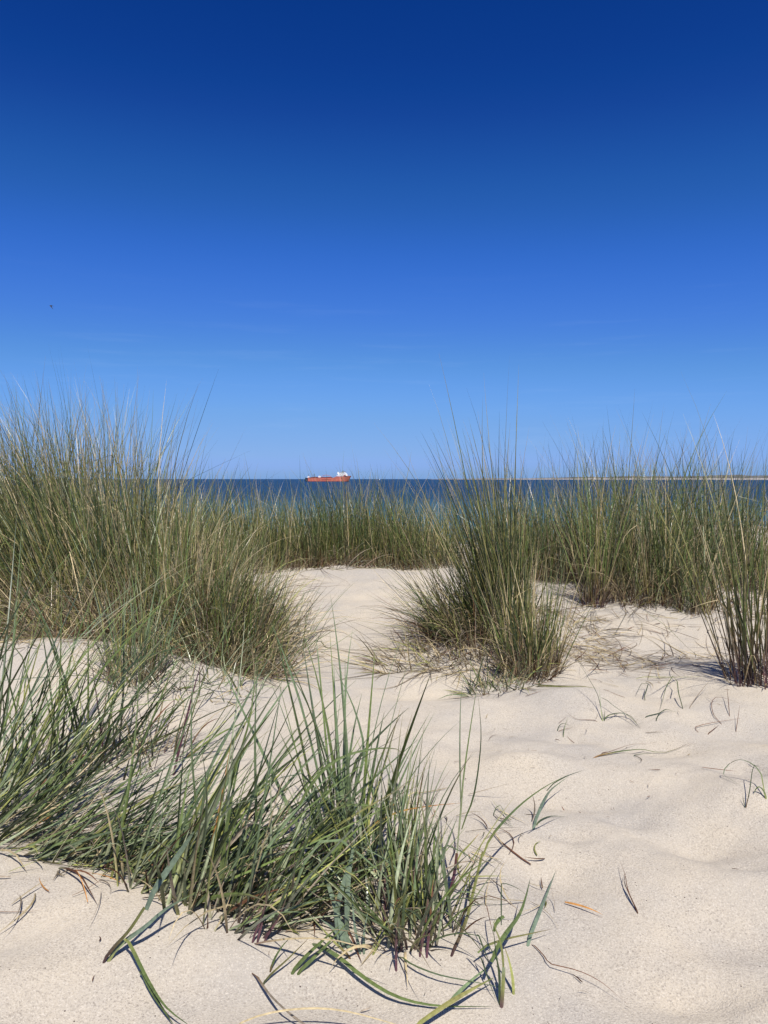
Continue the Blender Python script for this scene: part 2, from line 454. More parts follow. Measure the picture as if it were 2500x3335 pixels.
# ------------------------------------------------------------------ the ship
def build_ship():
    D = 2000.0
    k = D / F_PX                                       # metres per photo pixel at that range
    x0 = (1069 - CX) * k
    root = empty('cargo_ship', (x0, D, SEA_Z), 'orange hulled ship with white superstructure at its right end far out on the sea', 'ship')
    root.rotation_euler = (0, 0, math.radians(-4))
    m_or = plain('orange_hull_paint', (0.50, 0.13, 0.085), 0.5, 0.18, 0.12)
    m_red = plain('dark_red_paint', (0.16, 0.028, 0.022), 0.6, 0.2, 0.2)
    m_navy = plain('stern_navy', (0.02, 0.028, 0.055), 0.5, 0.2, 0.2)  # very dark navy tone of the stern block
    m_wh = plain('white_paint', (0.80, 0.80, 0.79), 0.45, 0.05, 0.3)
    m_gl = plain('bridge_glass', (0.02, 0.03, 0.04), 0.15, 0.1, 1.0)
    m_dk = plain('dark_fittings', (0.03, 0.03, 0.035), 0.6, 0.2, 0.5)
    L = 62.0

    def hull_at(x, z):                                # half breadth
        t = (x + L) / (2 * L)
        b = 10.5 * (1 - max(0, (t - 0.72) / 0.28) ** 2.2 * (0.96 - 0.30 * max(0, z) / 14))
        return b * (1 if t > 0.06 else 0.9 + 1.6 * t)
    xs = list(np.linspace(-L + 8, L, 34))

    def top(x):
        return 9.4 + 4.2 * float(sstep(12, 24, x)) + 1.5 * float(sstep(30, 62, x))

    def shift(x, z):                                   # raked stem
        t = (x + L) / (2 * L)
        return x - max(0, (t - 0.80) / 0.20) ** 1.5 * 7.5 * (1 - min(1, max(z, 0) / top(x)))

    def shell(xs, z0f, z1f, nz=5):
        V, Fc = [], []
        for x in xs:
            z0, z1 = z0f(x), z1f(x)
            zs = [z0 + (z1 - z0) * i / nz for i in range(nz + 1)]
            ring = [(shift(x, z), -hull_at(x, z), z) for z in zs] + [(shift(x, z), hull_at(x, z), z) for z in reversed(zs)]
            V += ring
        r = 2 * (nz + 1)
        for i in range(len(xs) - 1):
            for j in range(r):
                a = i * r + j; b = i * r + (j + 1) % r
                Fc.append((a, b, b + r, a + r))
        Fc.append(tuple(range(r))[::-1]); Fc.append(tuple((len(xs) - 1) * r + j for j in range(r)))
        return V, Fc
    hull = poly('hull', *shell(xs, lambda x: 1.0, top), m_or, root)
    poly('boot_stripe', *shell([-L + 7.9] + xs[1:], lambda x: -2.0, lambda x: 0.998), m_red, root)
    poly('stern_block', *shell(list(np.linspace(-L, -L + 7.97, 4)), lambda x: -1.0, lambda x: 9.9), m_navy, root)
    wl = list(np.linspace(-L + 8.4, 14, 20))
    V, Fc = [], []
    for x in wl:
        b = hull_at(x, 9)
        V += [(x, -b - 0.05, 9.42), (x, -b - 0.05, 10.9), (x, -b + 0.4, 10.9), (x, -b + 0.4, 9.42)]
    for i in range(len(wl) - 1):
        for j in range(4):
            Fc.append((4 * i + j, 4 * i + (j + 1) % 4, 4 * i + 4 + (j + 1) % 4, 4 * i + 4 + j))
    Fc += [(3, 2, 1, 0), tuple(4 * (len(wl) - 1) + j for j in range(4))]
    poly('bulwark', V, Fc, m_red, root)
    # long painted lettering on the side is too far off to read: a row of dark letter plates
    V, Fc = boxes([(-16 + 2.9 * i, -14.2 + 2.9 * i, -10.62, -10.53, 3.7, 5.9) for i in range(9)])
    poly('hull_marking', V, Fc, m_red, hull)
    # superstructure towards the bow
    tiers = [(24, 53, -9, 9, 14.6, 17.4), (27, 52, -8.5, 8.5, 17.41, 20.2, 1, 1.5), (31, 50, -8, 8, 20.21, 23.0, 2, 2), (34.5, 46.5, -8.5, 8.5, 23.01, 25.8, 0.6, 1.2)]
    for i, t in enumerate(tiers):
        d = poly('deckhouse_tier' if i < 3 else 'wheelhouse', *boxes([t]), m_wh, root)
        nw = 9 - i
        w = (t[1] - t[0] - 6) / nw
        if i == 3:
            poly('window', *boxes([(t[0] + 1.1, t[1] - 1.6, t[2] - 0.06, t[2] + 0.3, 24.1, 25.2)]), m_gl, d)
        else:
            for q in range(nw):
                xa = t[0] + 3 + q * w
                poly('window', *boxes([(xa, xa + w * 0.45, t[2] - 0.06, t[2] + 0.3, t[4] + 1.0, t[4] + 2.0)]), m_gl, d)
    poly('funnel', *boxes([(24.5, 29.5, -3.2, 3.2, 20.2, 25.6, 0.7, 0.5)]), m_wh, root)
    poly('radar_mast', *boxes([(39.4, 41.0, -0.8, 0.8, 25.8, 29.5, 0.4, 0.4), (37, 46, -5, 5, 26.9, 27.7)]), m_dk, root)
    lb = poly('lifeboat', *boxes([(42, 49, -10.3, -8.6, 15.4, 17.6, 0.9, 0.9)]), m_or, root)
    for xd in (42.2, 48.2): poly('davit', *boxes([(xd, xd + 0.4, -9.9, -8.9, 17.6, 18.8)]), m_dk, lb)
    poly('stern_house', *boxes([(-57, -51, -4, 4, 9.9, 14.6, 1.6, 1.6)]), m_wh, root)
    poly('pump_house', *boxes([(-27, -20, -4, 4, 9.4, 15.2, 0.8, 1.2)]), m_wh, root)
    poly('deck_machinery', *boxes([(-48, 10, -1.5, 1.5, 9.4, 11.9), (-44, -31, 3, 6, 9.4, 12.6), (-5, 6, 2, 5, 9.4, 12.4), (-18, -8, -5, -3, 9.4, 12.0)]), m_red, root)
    V, Fc = [], []
    pts = [(-18, 12), (-13, 15.8), (-6, 17.0), (2, 15.6), (8, 12.2)]
    for (xa, za), (xb, zb) in zip(pts[:-1], pts[1:]):
        kk = len(V)
        V += [(xa, -2, za), (xa, -2, za + 0.9), (xa, -1.1, za + 0.9), (xa, -1.1, za), (xb, -2, zb), (xb, -2, zb + 0.9), (xb, -1.1, zb + 0.9), (xb, -1.1, zb)]
        Fc += [(kk + j, kk + (j + 1) % 4, kk + 4 + (j + 1) % 4, kk + 4 + j) for j in range(4)]
    poly('suction_pipe', V, Fc, m_or, root)
    poly('crane', *boxes([(-39, -38, -0.5, 0.5, 11.9, 20.5), (-44.0, -38.2, -0.3, 0.3, 17.0, 17.6)]), m_dk, root)
    poly('mast', *boxes([(-54.3, -53.8, -0.3, 0.3, 14.6, 19.5)]), m_dk, root)


build_ship()

# tiny white yacht right of the ship
D = 4000.0
yx = (1236 - CX) / F_PX * D
ya = empty('sailing_boat', (yx, D, SEA_Z), 'tiny white sailing boat on the sea right of the orange ship', 'sailing boat')
m_sail = plain('white_sail', (0.8, 0.8, 0.8), 0.7, 0.04, 1.0)
V = [(-4, 0, 0.9), (-2, -1.2, 1.0), (2, -1.3, 1.0), (4.5, 0, 1.2), (2, 1.3, 1.0), (-2, 1.2, 1.0), (-3.6, 0, -0.3), (3.4, 0, -0.3)]
poly('hull', V, [(0, 1, 2, 3, 4, 5), (0, 6, 1), (1, 6, 7, 2), (2, 7, 3), (3, 7, 4), (4, 7, 6, 5), (5, 6, 0)], m_sail, ya)
poly('mast', *boxes([(0.6, 0.8, -0.1, 0.1, 1.0, 8.0)]), m_sail, ya)
poly('sail', [(0.5, -0.05, 1.8), (-3.4, -0.5, 1.9), (0.5, -0.05, 7.8), (0.5, 0.05, 1.8), (-3.4, -0.4, 1.9), (0.5, 0.05, 7.8)],
     [(0, 1, 2), (5, 4, 3), (0, 2, 5, 3), (1, 0, 3, 4), (2, 1, 4, 5)], m_sail, ya)

# a dark bird in the sky on the left
bp = at_y(165, 996, 42.0)
bird = empty('bird', tuple(bp), 'small dark bird flying in the blue sky on the left', 'bird')
m_bird = plain('dark_plumage', (0.025, 0.022, 0.022), 0.7, 0.2, 20.0)
V, Fc = [], []
prof = [(-0.075, 0.004), (-0.06, 0.014), (-0.02, 0.021), (0.03, 0.016), (0.07, 0.006), (0.11, 0.003)]
for x, r in prof:
    for a in range(8):
        V.append((x, r * math.cos(a * math.pi / 4), r * math.sin(a * math.pi / 4)))
for i in range(len(prof) - 1):
    for a in range(8):
        Fc.append((i * 8 + a, i * 8 + (a + 1) % 8, i * 8 + 8 + (a + 1) % 8, i * 8 + 8 + a))
Fc += [tuple(range(8))[::-1], tuple(range(40, 48))]
bd = poly('body', V, Fc, m_bird, bird, True)
poly('tail', [(0.10, -0.012, 0.0), (0.10, 0.012, 0.0), (0.155, 0.03, -0.012), (0.125, 0, -0.008), (0.155, -0.03, -0.012),
              (0.10, 0, 0.004)], [(0, 3, 4), (0, 1, 3), (1, 2, 3), (5, 1, 0)], m_bird, bird)
for s in (-1, 1):
    pts = [(-0.03, 0.05, 0.0, 0), (-0.035, 0.035, 0.05, 0.012), (-0.01, 0.05, 0.10, -0.012), (0.05, 0.08, 0.15, -0.06), (0.115, 0.118, 0.185, -0.115)]
    V, Fc = [], []
    for a, b, y, z in pts:
        V += [(a, s * y, z + 0.003), (b, s * y, z), (a, s * y, z - 0.003)]
    for i in range(len(pts) - 1):
        for j in range(3):
            Fc.append((3 * i + j, 3 * i + (j + 1) % 3, 3 * i + 3 + (j + 1) % 3, 3 * i + 3 + j))
    poly('wing', V, Fc, m_bird, bird, True)
bird.rotation_euler = (math.radians(38), 0, math.radians(25))

# ------------------------------------------------------------------ grass
GREEN = np.array([0.122, 0.160, 0.048]); BLUE = np.array([0.135, 0.180, 0.088]); OLIVE = np.array([0.195, 0.182, 0.060])
DARK = np.array([0.052, 0.074, 0.030]); STRAW = np.array([0.46, 0.37, 0.21]); YELL = np.array([0.27, 0.28, 0.085])
PURP = np.array([0.085, 0.035, 0.050]); SHEATH = np.array([0.30, 0.31, 0.19]); ORANGE = np.array([0.46, 0.22, 0.06])
RUST = np.array([0.13, 0.060, 0.032]); PALE = np.array([0.30, 0.33, 0.20]); SEAGREEN = np.array([0.175, 0.225, 0.150])
GREYST = np.array([0.27, 0.22, 0.16])
PAL = dict(g=GREEN, b=BLUE, o=OLIVE, d=DARK, s=STRAW, y=YELL, p=PURP, h=SHEATH, a=ORANGE, r=RUST, l=PALE, w=GREYST)


def pick(mix, n):
    ks = list(mix); p = np.array([mix[k] for k in ks], float); p /= p.sum()
    c = np.array([PAL[k] for k in ks])[RNG.choice(len(ks), n, p=p)]
    return c * RNG.uniform(0.45, 1.55, (n, 1))


def blades(base, v, L, w, S=7, bend=0.4, bp=1.6, mid=None, root=None, tip=None, fold=0.22, kink=None, dphi=None, rfrac=0.3, clamp=True):
    """n curved tapering leaves: base (n,3), v (n,2) horizontal lean in radians, L, w (n)"""
    n = len(base)
    s = np.linspace(0, 1, S + 1)
    th0 = np.hypot(v[:, 0], v[:, 1]); ph0 = np.arctan2(v[:, 1], v[:, 0])
    bend = np.broadcast_to(bend, (n,))
    th = th0[:, None] + bend[:, None] * s[None] ** bp
    if kink is not None:
        k_s, k_a = kink
        th = th + k_a[:, None] * sstep(k_s[:, None] - 0.03, k_s[:, None] + 0.03, s[None])
    ph = ph0[:, None] + (0 if dphi is None else dphi[:, None] * s[None])
    T = np.stack([np.sin(th) * np.cos(ph), np.sin(th) * np.sin(ph), np.cos(th)], -1)
    step = (L / S)[:, None, None] * 0.5 * (T[:, 1:] + T[:, :-1])
    P = np.concatenate([np.zeros((n, 1, 3)), np.cumsum(step, 1)], 1) + base[:, None]
    if clamp:
        g = H(P[..., 0], P[..., 1])
        lift = np.maximum(g + 0.0035 - P[..., 2], 0); lift[:, 0] = 0
        P[..., 2] += lift
    return strips(P, L, w, s, mid, root, tip, fold, ph + np.pi / 2, rfrac)


def strips(P, L, w, s, mid, root, tip, fold, sideang, rfrac, taper=None):
    n, S1 = P.shape[:2]
    T = np.gradient(P, axis=1); T /= np.linalg.norm(T, axis=2, keepdims=True) + 1e-12
    u = np.stack([np.cos(sideang), np.sin(sideang), 0 * sideang], -1)
    if u.shape[1] == 1: u = np.repeat(u, S1, 1)
    u = u - T * (u * T).sum(-1, keepdims=True); u /= np.linalg.norm(u, axis=2, keepdims=True) + 1e-12
    nn = np.cross(T, u)
    tw = RNG.uniform(-0.9, 0.9, n)[:, None] + RNG.uniform(-0.9, 0.9, n)[:, None] * s[None]
    side = u * np.cos(tw)[..., None] + nn * np.sin(tw)[..., None]
    nor = -u * np.sin(tw)[..., None] + nn * np.cos(tw)[..., None]
    prof = np.minimum(1, 0.62 + 2.0 * s) * (1 - s ** 2.3) + 0.05 if taper is None else taper
    hw = 0.5 * w[:, None] * prof[None]
    V = np.stack([P - side * hw[..., None], P + nor * (hw * 2 * fold)[..., None], P + side * hw[..., None]], 2)
    a = np.clip(1 - s / rfrac, 0, 1)[None, :, None] ** 0.8; b = np.clip((s - 0.6) / 0.4, 0, 1)[None, :, None] ** 1.5
    C = mid[:, None] * (1 - a) + root[:, None] * a
    C = C * (1 - b) + tip[:, None] * b
    C = np.repeat(C[:, :, None], 3, 2)
    return V, C


_fc = {}


def faces(S):
    if S not in _fc:
        f = []
        for i in range(S):
            for j in range(2):
                a = i * 3 + j
                f.append((a, a + 1, a + 4, a + 3))
        _fc[S] = np.array(f)
    return _fc[S]


def joined(name, V, C, parent, mat, origin, kind='stuff'):
    n, S1 = V.shape[:2]; f = faces(S1 - 1)
    Q = (f[None] + (np.arange(n) * S1 * 3)[:, None, None]).reshape(-1, 4)
    o = mesh_np(name, V.reshape(-1, 3) - np.asarray(origin), Q, mat, parent, C.reshape(-1, 3), False)
    if kind: o['kind'] = kind
    return o


def single(name, V, C, parent, mat, origin):
    f = faces(V.shape[0] - 1)
    return mesh_np(name, V.reshape(-1, 3) - np.asarray(origin), f, mat, parent, C.reshape(-1, 3), False)


def tuft(px, py, label, n, Hm, r=0.12, ry=None, lean=(0, 0), spread=0.35, jit=0.16, bend=0.35, w=0.0038, mix=None, rootmix=None,
         ind=0, S=7, dead=0, deadH=0.5, low=0.25, kinkp=0.06, cat='grass', name='marram_grass_tuft', group=None, pos=None, rfrac=0.3,
         shape=1.35, tipdry=0.35, fold=0.32, flat=None, thatch=0, indH=1.03):
    c = ground(px, py) if pos is None else np.array([pos[0], pos[1], float(H(pos[0], pos[1]))])
    root = empty(name, tuple(c), label, cat, group)
    mix = mix or dict(g=5, o=3, d=2, s=1); rootmix = rootmix or dict(h=3, p=2, r=2, y=1)
    ry = ry or r

    def make(n, mix, Hm, spread, lowf, wf=1.0, S=S, bendx=bend):
        rho = np.sqrt(RNG.uniform(0, 1, n)); an = RNG.uniform(0, 2 * np.pi, n)
        dx = rho * np.cos(an); dy = rho * np.sin(an)
        x = c[0] + dx * r; y = c[1] + dy * ry
        base = np.stack([x, y, H(x, y) - 0.012], -1)
        v = np.array(lean)[None] + np.stack([dx, dy], -1) * spread * RNG.uniform(0.3, 1.2, (n, 1)) + RNG.normal(0, jit, (n, 2))
        L = Hm * (lowf + (1 - lowf) * RNG.uniform(0, 1, n) ** shape) * RNG.uniform(0.85, 1.08, n)
        kk = RNG.uniform(0, 1, n) < kinkp
        kink = (RNG.uniform(0.35, 0.8, n), np.where(kk, RNG.uniform(0.5, 1.9, n), 0))
        mid = pick(mix, n); rt = pick(rootmix, n)
        dry = RNG.uniform(0, 1, (n, 1)) < tipdry
        tip = np.where(dry, STRAW * 0.75, mid * 1.05)
        return blades(base, v, L, w * wf * RNG.uniform(0.7, 1.3, n), S, bendx * RNG.uniform(-0.25, 1.9, n), 1.7, mid, rt, tip, fold, kink,
                      RNG.normal(0, 0.35, n), rfrac)
    if ind:
        V, C = make(ind, mix, Hm * indH, spread, max(low, 0.5), 1.15, max(S, 8))
        for i in range(ind): single('leaf_blade', V[i], C[i], root, M_GRASS, c)
    if flat:
        keep, (lean, jit) = (lean, jit), (flat[2], flat[3])
        V, C = make(flat[0], mix, flat[1], spread, 0.35, 1.1, 8, 0.35)
        for i in range(flat[0]): single('leaf_blade', V[i], C[i], root, M_GRASS, c)
        lean, jit = keep
    if n:
        V, C = make(n, mix, Hm, spread, low)
        joined('leaf_mass', V, C, root, M_GRASS, c)
    if thatch:
        V, C = make(thatch, dict(r=5, w=4, s=2), 0.16, 0.9, 0.3, 0.9, 5, 0.5)
        joined('thatch', V, C, root, M_DRY, c)
    if dead:
        V, C = make(dead, dict(s=6, w=5, r=2, y=2), deadH, spread * 1.6 + 0.35, 0.2, 0.9, 6, 0.9)
        joined('dry_leaf_mass', V, C, root, M_DRY, c)
    return root, c


def spline(pts, m):
    pts = np.array(pts, float)
    d = np.concatenate([[0], np.cumsum(np.linalg.norm(np.diff(pts, axis=0), axis=1))])
    e = np.concatenate([[2 * pts[0] - pts[1]], pts, [2 * pts[-1] - pts[-2]]])
    out = []
    for t in np.linspace(0, d[-1], m):
        i = min(max(np.searchsorted(d, t) - 1, 0), len(pts) - 2)
        u = (t - d[i]) / (d[i + 1] - d[i] + 1e-12)
        p0, p1, p2, p3 = e[i:i + 4]
        out.append(0.5 * (2 * p1 + (p2 - p0) * u + (2 * p0 - 5 * p1 + 4 * p2 - p3) * u * u + (3 * p1 - p0 - 3 * p2 + p3) * u ** 3))
    return np.array(out)


def leaf(parent, origin, ctrl, w, col, rootc=None, tipc=None, m=12, name='leaf_blade', flat=0.28, rfrac=0.25, taper=None, tw=0.0, mat=None):
    """one leaf through photo points; ctrl entries (px, py, height above sand) or (px, py, None, y)"""
    P = [at_y(c[0], c[1], c[3]) if len(c) == 4 else ground(c[0], c[1], 0.62 * c[2]) for c in ctrl]
    P = spline(P, m)
    g = H(P[:, 0], P[:, 1]) + 0.003
    P[1:, 2] = np.maximum(P[1:, 2], g[1:])
    P[0, 2] -= 0.006
    s = np.linspace(0, 1, m)
    T = np.gradient(P, axis=0); T /= np.linalg.norm(T, axis=1, keepdims=True)
    toC = np.array([0.1, -0.55, 0.85]); toC /= np.linalg.norm(toC)
    side = np.cross(T, toC); side /= np.linalg.norm(side, axis=1, keepdims=True); nor = np.cross(side, T)
    a = tw * s[:, None]
    side, nor = side * np.cos(a) + nor * np.sin(a), nor * np.cos(a) - side * np.sin(a)
    prof = (np.minimum(1, 0.6 + 2.0 * s) * (1 - s ** 1.7) + 0.04) if taper is None else np.interp(s, *taper)
    hw = 0.5 * 0.64 * w * prof[:, None]
    V = np.stack([P - side * hw, P + nor * hw * 2 * flat, P + side * hw], 1)
    col = np.asarray(col); rootc = col if rootc is None else rootc; tipc = col if tipc is None else tipc
    A = np.clip(1 - s / rfrac, 0, 1)[:, None] ** 0.8; B = np.clip((s - 0.65) / 0.35, 0, 1)[:, None] ** 1.5
    C = col * (1 - A) + rootc * A; C = C * (1 - B) + tipc * B
    C = np.repeat(C[:, None], 3, 1)
    return single(name, V, C, parent, mat or M_GRASS, origin)


def plant(px, py, label, cat='grass shoot', name='grass_shoot', group=None):
    c = ground(px, py)
    return empty(name, tuple(c), label, cat, group), c


R = math.radians
# --- far band: grass on the seaward side of the crest, one mass
def band(n, x0, x1, y0, y1, Hm, w, mix, keep=None):
    x = RNG.uniform(x0, x1, n); y = RNG.uniform(y0, y1, n)
    if keep is not None:
        k = keep(x, y); x, y = x[k], y[k]
    n = len(x)
    base = np.stack([x, y, H(x, y) - 0.01], -1)
    v = RNG.normal(0, 0.16, (n, 2)) + np.array([-0.02, 0.05])
    L = Hm * RNG.uniform(0.45, 1.05, n) * (0.75 + 0.5 * (perlin(x * 1.3, y * 1.3 + 40) + 0.5))
    mid = pick(mix, n)
    return blades(base, v, L, w * RNG.uniform(0.7, 1.3, n), 6, 0.35 * RNG.uniform(-0.3, 1.8, n), 1.7, mid, pick(dict(h=1, r=2, w=2), n),
                  np.where(RNG.uniform(0, 1, (n, 1)) < 0.3, STRAW * 0.7, mid), 0.22, None, RNG.normal(0, 0.3, n), 0.25, False)


parts = [band(4000, -9, 9, 5.9, 8.0, 0.46, 0.0045, dict(g=5, d=4, o=2, s=1)),
         band(2600, -14, -3.6, 3.0, 8.0, 0.95, 0.005, dict(g=5, d=3, o=3, s=1)),
         band(2400, 3.9, 14, 3.5, 8.0, 0.7, 0.005, dict(g=5, d=3, o=3, s=1)),
         band(2000, -12, 12, 8, 12, 0.5, 0.006, dict(g=5, d=4, o=2, s=1))]
V = np.concatenate([p[0] for p in parts]); C = np.concatenate([p[1] for p in parts])
go = joined('dune_grass', V, C, None, M_GRASS, (0, 0, 0))
tag(go, 'dark green dune grass covering the seaward slope beyond the sand crest', 'grass', None, 'stuff')

CREST = 'grass tufts along the sand crest'
SW = dict(g=5, d=3, o=3, s=1.2)
# --- tufts along the crest in the middle, under the ship
for px, py, lab, hh in [
    (600, 1832, 'marram tuft on the far sand crest showing behind the middle of the left clump', 0.86),
    (735, 1834, 'marram tuft on the far sand crest showing over the lower end of the left clump', 0.80),
    (860, 1835, 'marram tuft on the sand crest at the right end of the left clump, half hidden', 0.76),
    (985, 1828, 'marram tuft on the sand crest left of the one straight below the orange ship', 0.76),
    (1085, 1822, 'marram tuft on the sand crest straight below the orange ship', 0.84),
    (1190, 1822, 'taller marram tuft on the sand crest just right of the orange ship', 0.92),
    (1290, 1822, 'marram tuft on the sand crest below the tiny sailing boat and the bare sand path', 0.80),
    (1390, 1830, 'marram tuft on the sand crest, rightmost, beside the tall clump right of the path', 0.78)]:
    tuft(px, py, lab, 640, hh * 0.82, 0.24, 0.35, (-0.05, 0.05), 0.25, 0.14, 0.3, 0.0042, SW, dict(r=3, w=3, h=1), 26, 7, 260, 0.35, 0.35, group=CREST, thatch=200, indH=1.2, shape=2.4)

# --- tall grass behind on the right
RIGHT = 'tall grass tufts behind on the right'
for px, py, lab, hh in [
    (1700, 1862, 'tall marram tuft directly behind the big clump right of the path', 0.80),
    (1815, 1872, 'tall marram tuft in the right hand back row next to the big clump', 1.00),
    (1950, 1880, 'tall marram tuft in the back row behind the purple stemmed tuft', 0.92),
    (2075, 1885, 'tall marram tuft in the back row just right of the purple stemmed tuft', 1.12),
    (2190, 1890, 'tall marram tuft in the right hand back row where straw blades lean right', 0.88),
    (2300, 1890, 'tall marram tuft in the back row beside the upper part of the right edge tuft', 1.06),
    (2420, 1890, 'tall marram tuft in the back row behind the tuft at the right edge', 0.92)]:
    tuft(px, py, lab, 500, hh * 0.90, 0.18, 0.30, (0.0, 0.04), 0.22, 0.15, 0.25, 0.0040, dict(g=5, d=4, o=3, s=2.4, l=0.6), dict(r=3, w=3, h=2), 46, 7, 340, 0.45, 0.3, indH=1.0, group=RIGHT, shape=2.0, thatch=220)

tuft(1938, 1968, 'upright marram tuft with purple stem bases standing on the sand at centre right', 50, 0.98, 0.07, 0.07, (0.03, 0.02), 0.3, 0.10, 0.25, 0.0046,
     dict(g=5, o=3, s=2), dict(p=6, r=3), 30, 7, 70, 0.4, 0.5)
tuft(2060, 1950, 'sparse straw coloured marram tuft right of the purple stemmed one', 40, 0.75, 0.12, 0.1, (0.25, 0.0), 0.3, 0.2, 0.3, 0.004,
     dict(s=4, o=3, g=2), dict(p=3, r=3), 14, 7, 110, 0.35, 0.4)
tuft(2330, 1985, 'low broken brown stubble tuft left of the right edge tuft', 30, 0.30, 0.22, 0.14, (0.1, 0), 0.5, 0.35, 0.3, 0.004,
     dict(r=3, w=3, s=2), dict(p=3, r=3), 16, 6, 160, 0.28, 0.4, tipdry=0.8)

# --- big clump on the left
LEFT = 'tufts of the big grass clump on the left'
BG = dict(g=5, o=5, d=4, s=2.5, l=0.8)
RB = dict(r=4, w=3, h=2, p=1)
for px, py, lab, n, hh, lean, kw in [
    (-60, 1990, 'tall dense marram tuft cut by the left edge of the photo', 700, 1.12, (-0.10, 0.05), {}),
    (110, 2000, 'tall dense marram tuft leaning left, second from the left edge', 800, 1.16, (-0.12, 0.05), {}),
    (240, 2000, 'tallest marram tuft of the left clump with long pale tips against the sky', 760, 1.20, (-0.18, 0.05), {}),
    (345, 2010, 'tall marram tuft ending the high part of the left clump', 640, 1.08, (-0.14, 0.04), {}),
    (500, 2045, 'marram tuft with rusty red stems in the middle of the left clump', 360, 0.80, (-0.06, 0.03), dict(r=0.15, sp=0.22, rootmix=dict(r=6, p=3), rfrac=0.45)),
    (590, 2060, 'straw mixed marram tuft of middle height in the left clump', 540, 0.58, (0.0, 0.04), dict(r=0.17, sp=0.26, mix=dict(g=4, o=4, s=3, l=1))),
    (690, 2080, 'pale green marram tuft near the right side of the left clump', 460, 0.50, (0.03, 0.03), dict(r=0.15, sp=0.26, mix=dict(g=4, o=3, s=2, b=2))),
    (775, 2120, 'bushy marram tuft at the right end of the left clump beside the path', 400, 0.41, (0.06, 0.02), dict(r=0.14, ry=0.2, sp=0.32, mix=dict(g=5, b=3, o=2, s=1.5)))]:
    tuft(px, py, lab, int(n * 1.05), hh, kw.pop('r', 0.22), kw.pop('ry', 0.28), lean, kw.pop('sp', 0.30), 0.14, 0.32, 0.0040, kw.pop('mix', BG), kw.pop('rootmix', RB), 34, 7, 460, 0.46, 0.3, group=LEFT, shape=0.85, thatch=260, **kw)
tuft(60, 2060, 'low dead and green tangle in front of the tall left edge tuft', 260, 0.45, 0.25, 0.12, (0.15, 0), 0.5, 0.3, 0.4, 0.0036, dict(o=3, s=3, g=3), RB, 10, 6, 420, 0.40, 0.3)
tuft(280, 2080, 'low brown tangle of dead blades in front of the tallest left tuft', 160, 0.36, 0.22, 0.12, (0.1, 0), 0.5, 0.3, 0.4, 0.0034, dict(o=3, s=4, w=2, g=2), RB, 8, 6, 460, 0.36, 0.3)
tuft(440, 2185, 'small blue green marram tuft in front of the rusty stemmed one', 90, 0.42, 0.09, 0.08, (0.0, 0.02), 0.25, 0.12, 0.3, 0.0036, dict(b=5, l=2, g=4, o=2), dict(w=3, s=2, p=2), 18, 7, 130, 0.22, 0.4)
tuft(600, 2190, 'low pale spiky seedlings on the sand below the left clump', 130, 0.22, 0.24, 0.12, (0.1, 0.1), 0.6, 0.5, 0.3, 0.0034, dict(l=4, b=3, g=2, s=2), dict(h=3, s=2), 16, 6, 60, 0.16, 0.3)
tuft(740, 2175, 'low tangle of dead blades and fine leaves below the pale green tuft', 260, 0.36, 0.20, 0.12, (0.1, 0.05), 0.6, 0.35, 0.4, 0.0034, dict(g=4, o=2, s=3, b=2), RB, 14, 6, 420, 0.32, 0.3)
tuft(930, 2120, 'sparse thin tuft leaning right on the path edge', 34, 0.42, 0.12, 0.1, (0.35, 0.05), 0.4, 0.2, 0.3, 0.0034, dict(g=4, b=3, d=2), RB, 14, 7, 20, 0.2, 0.4)
tuft(1040, 1850, 'low dark twigs and stubble on the upper left side of the sand path', 60, 0.26, 0.34, 0.12, (0.5, -0.1), 0.4, 0.4, 0.3, 0.004, dict(r=2, w=2, g=2, d=2), RB, 8, 6, 120, 0.28, 0.3)

root, c = plant(330, 2010, 'pale straw blades arching left out of the top of the left clump against the sky', 'grass', 'marram_grass_tuft')
for (bx, by), (mx, my), (tx, ty), y0 in [
    ((440, 1900), (385, 1500), (270, 1235), 3.3), ((300, 1900), (250, 1520), (135, 1290), 3.3), ((330, 1900), (270, 1480), (205, 1300), 3.3),
    ((200, 1900), (130, 1450), (0, 1315), 3.2), ((150, 1900), (90, 1500), (-40, 1330), 3.2), ((480, 1900), (440, 1560), (400, 1330), 3.3),
    ((250, 1900), (200, 1500), (60, 1330), 3.3), ((520, 1900), (470, 1580), (430, 1400), 3.2), ((380, 1850), (330, 1520), (255, 1370), 3.3),
    ((610, 1950), (700, 1720), (830, 1560), 3.0), ((650, 1950), (720, 1760), (800, 1600), 3.0), ((560, 1950), (660, 1770), (880, 1640), 3.0),
    ((700, 1980), (800, 1830), (985, 1740), 2.9), ((640, 1980), (760, 1800), (910, 1690), 2.9), ((100, 1950), (210, 1760), (360, 1600), 3.1)]:
    leaf(root, c, [(bx, by, None, y0), (mx, my, None, y0 - 0.05), (0.5 * (mx + tx) + 6, 0.5 * (my + ty) - 22, None, y0 - 0.07), (tx, ty, None, y0 - 0.1)], 0.0062, STRAW * 1.05, OLIVE, STRAW * 1.3, m=12)
root, c = plant(980, 1905, 'dark wiry twigs lying on the left edge of the upper sand path', 'twigs', 'dry_twigs')
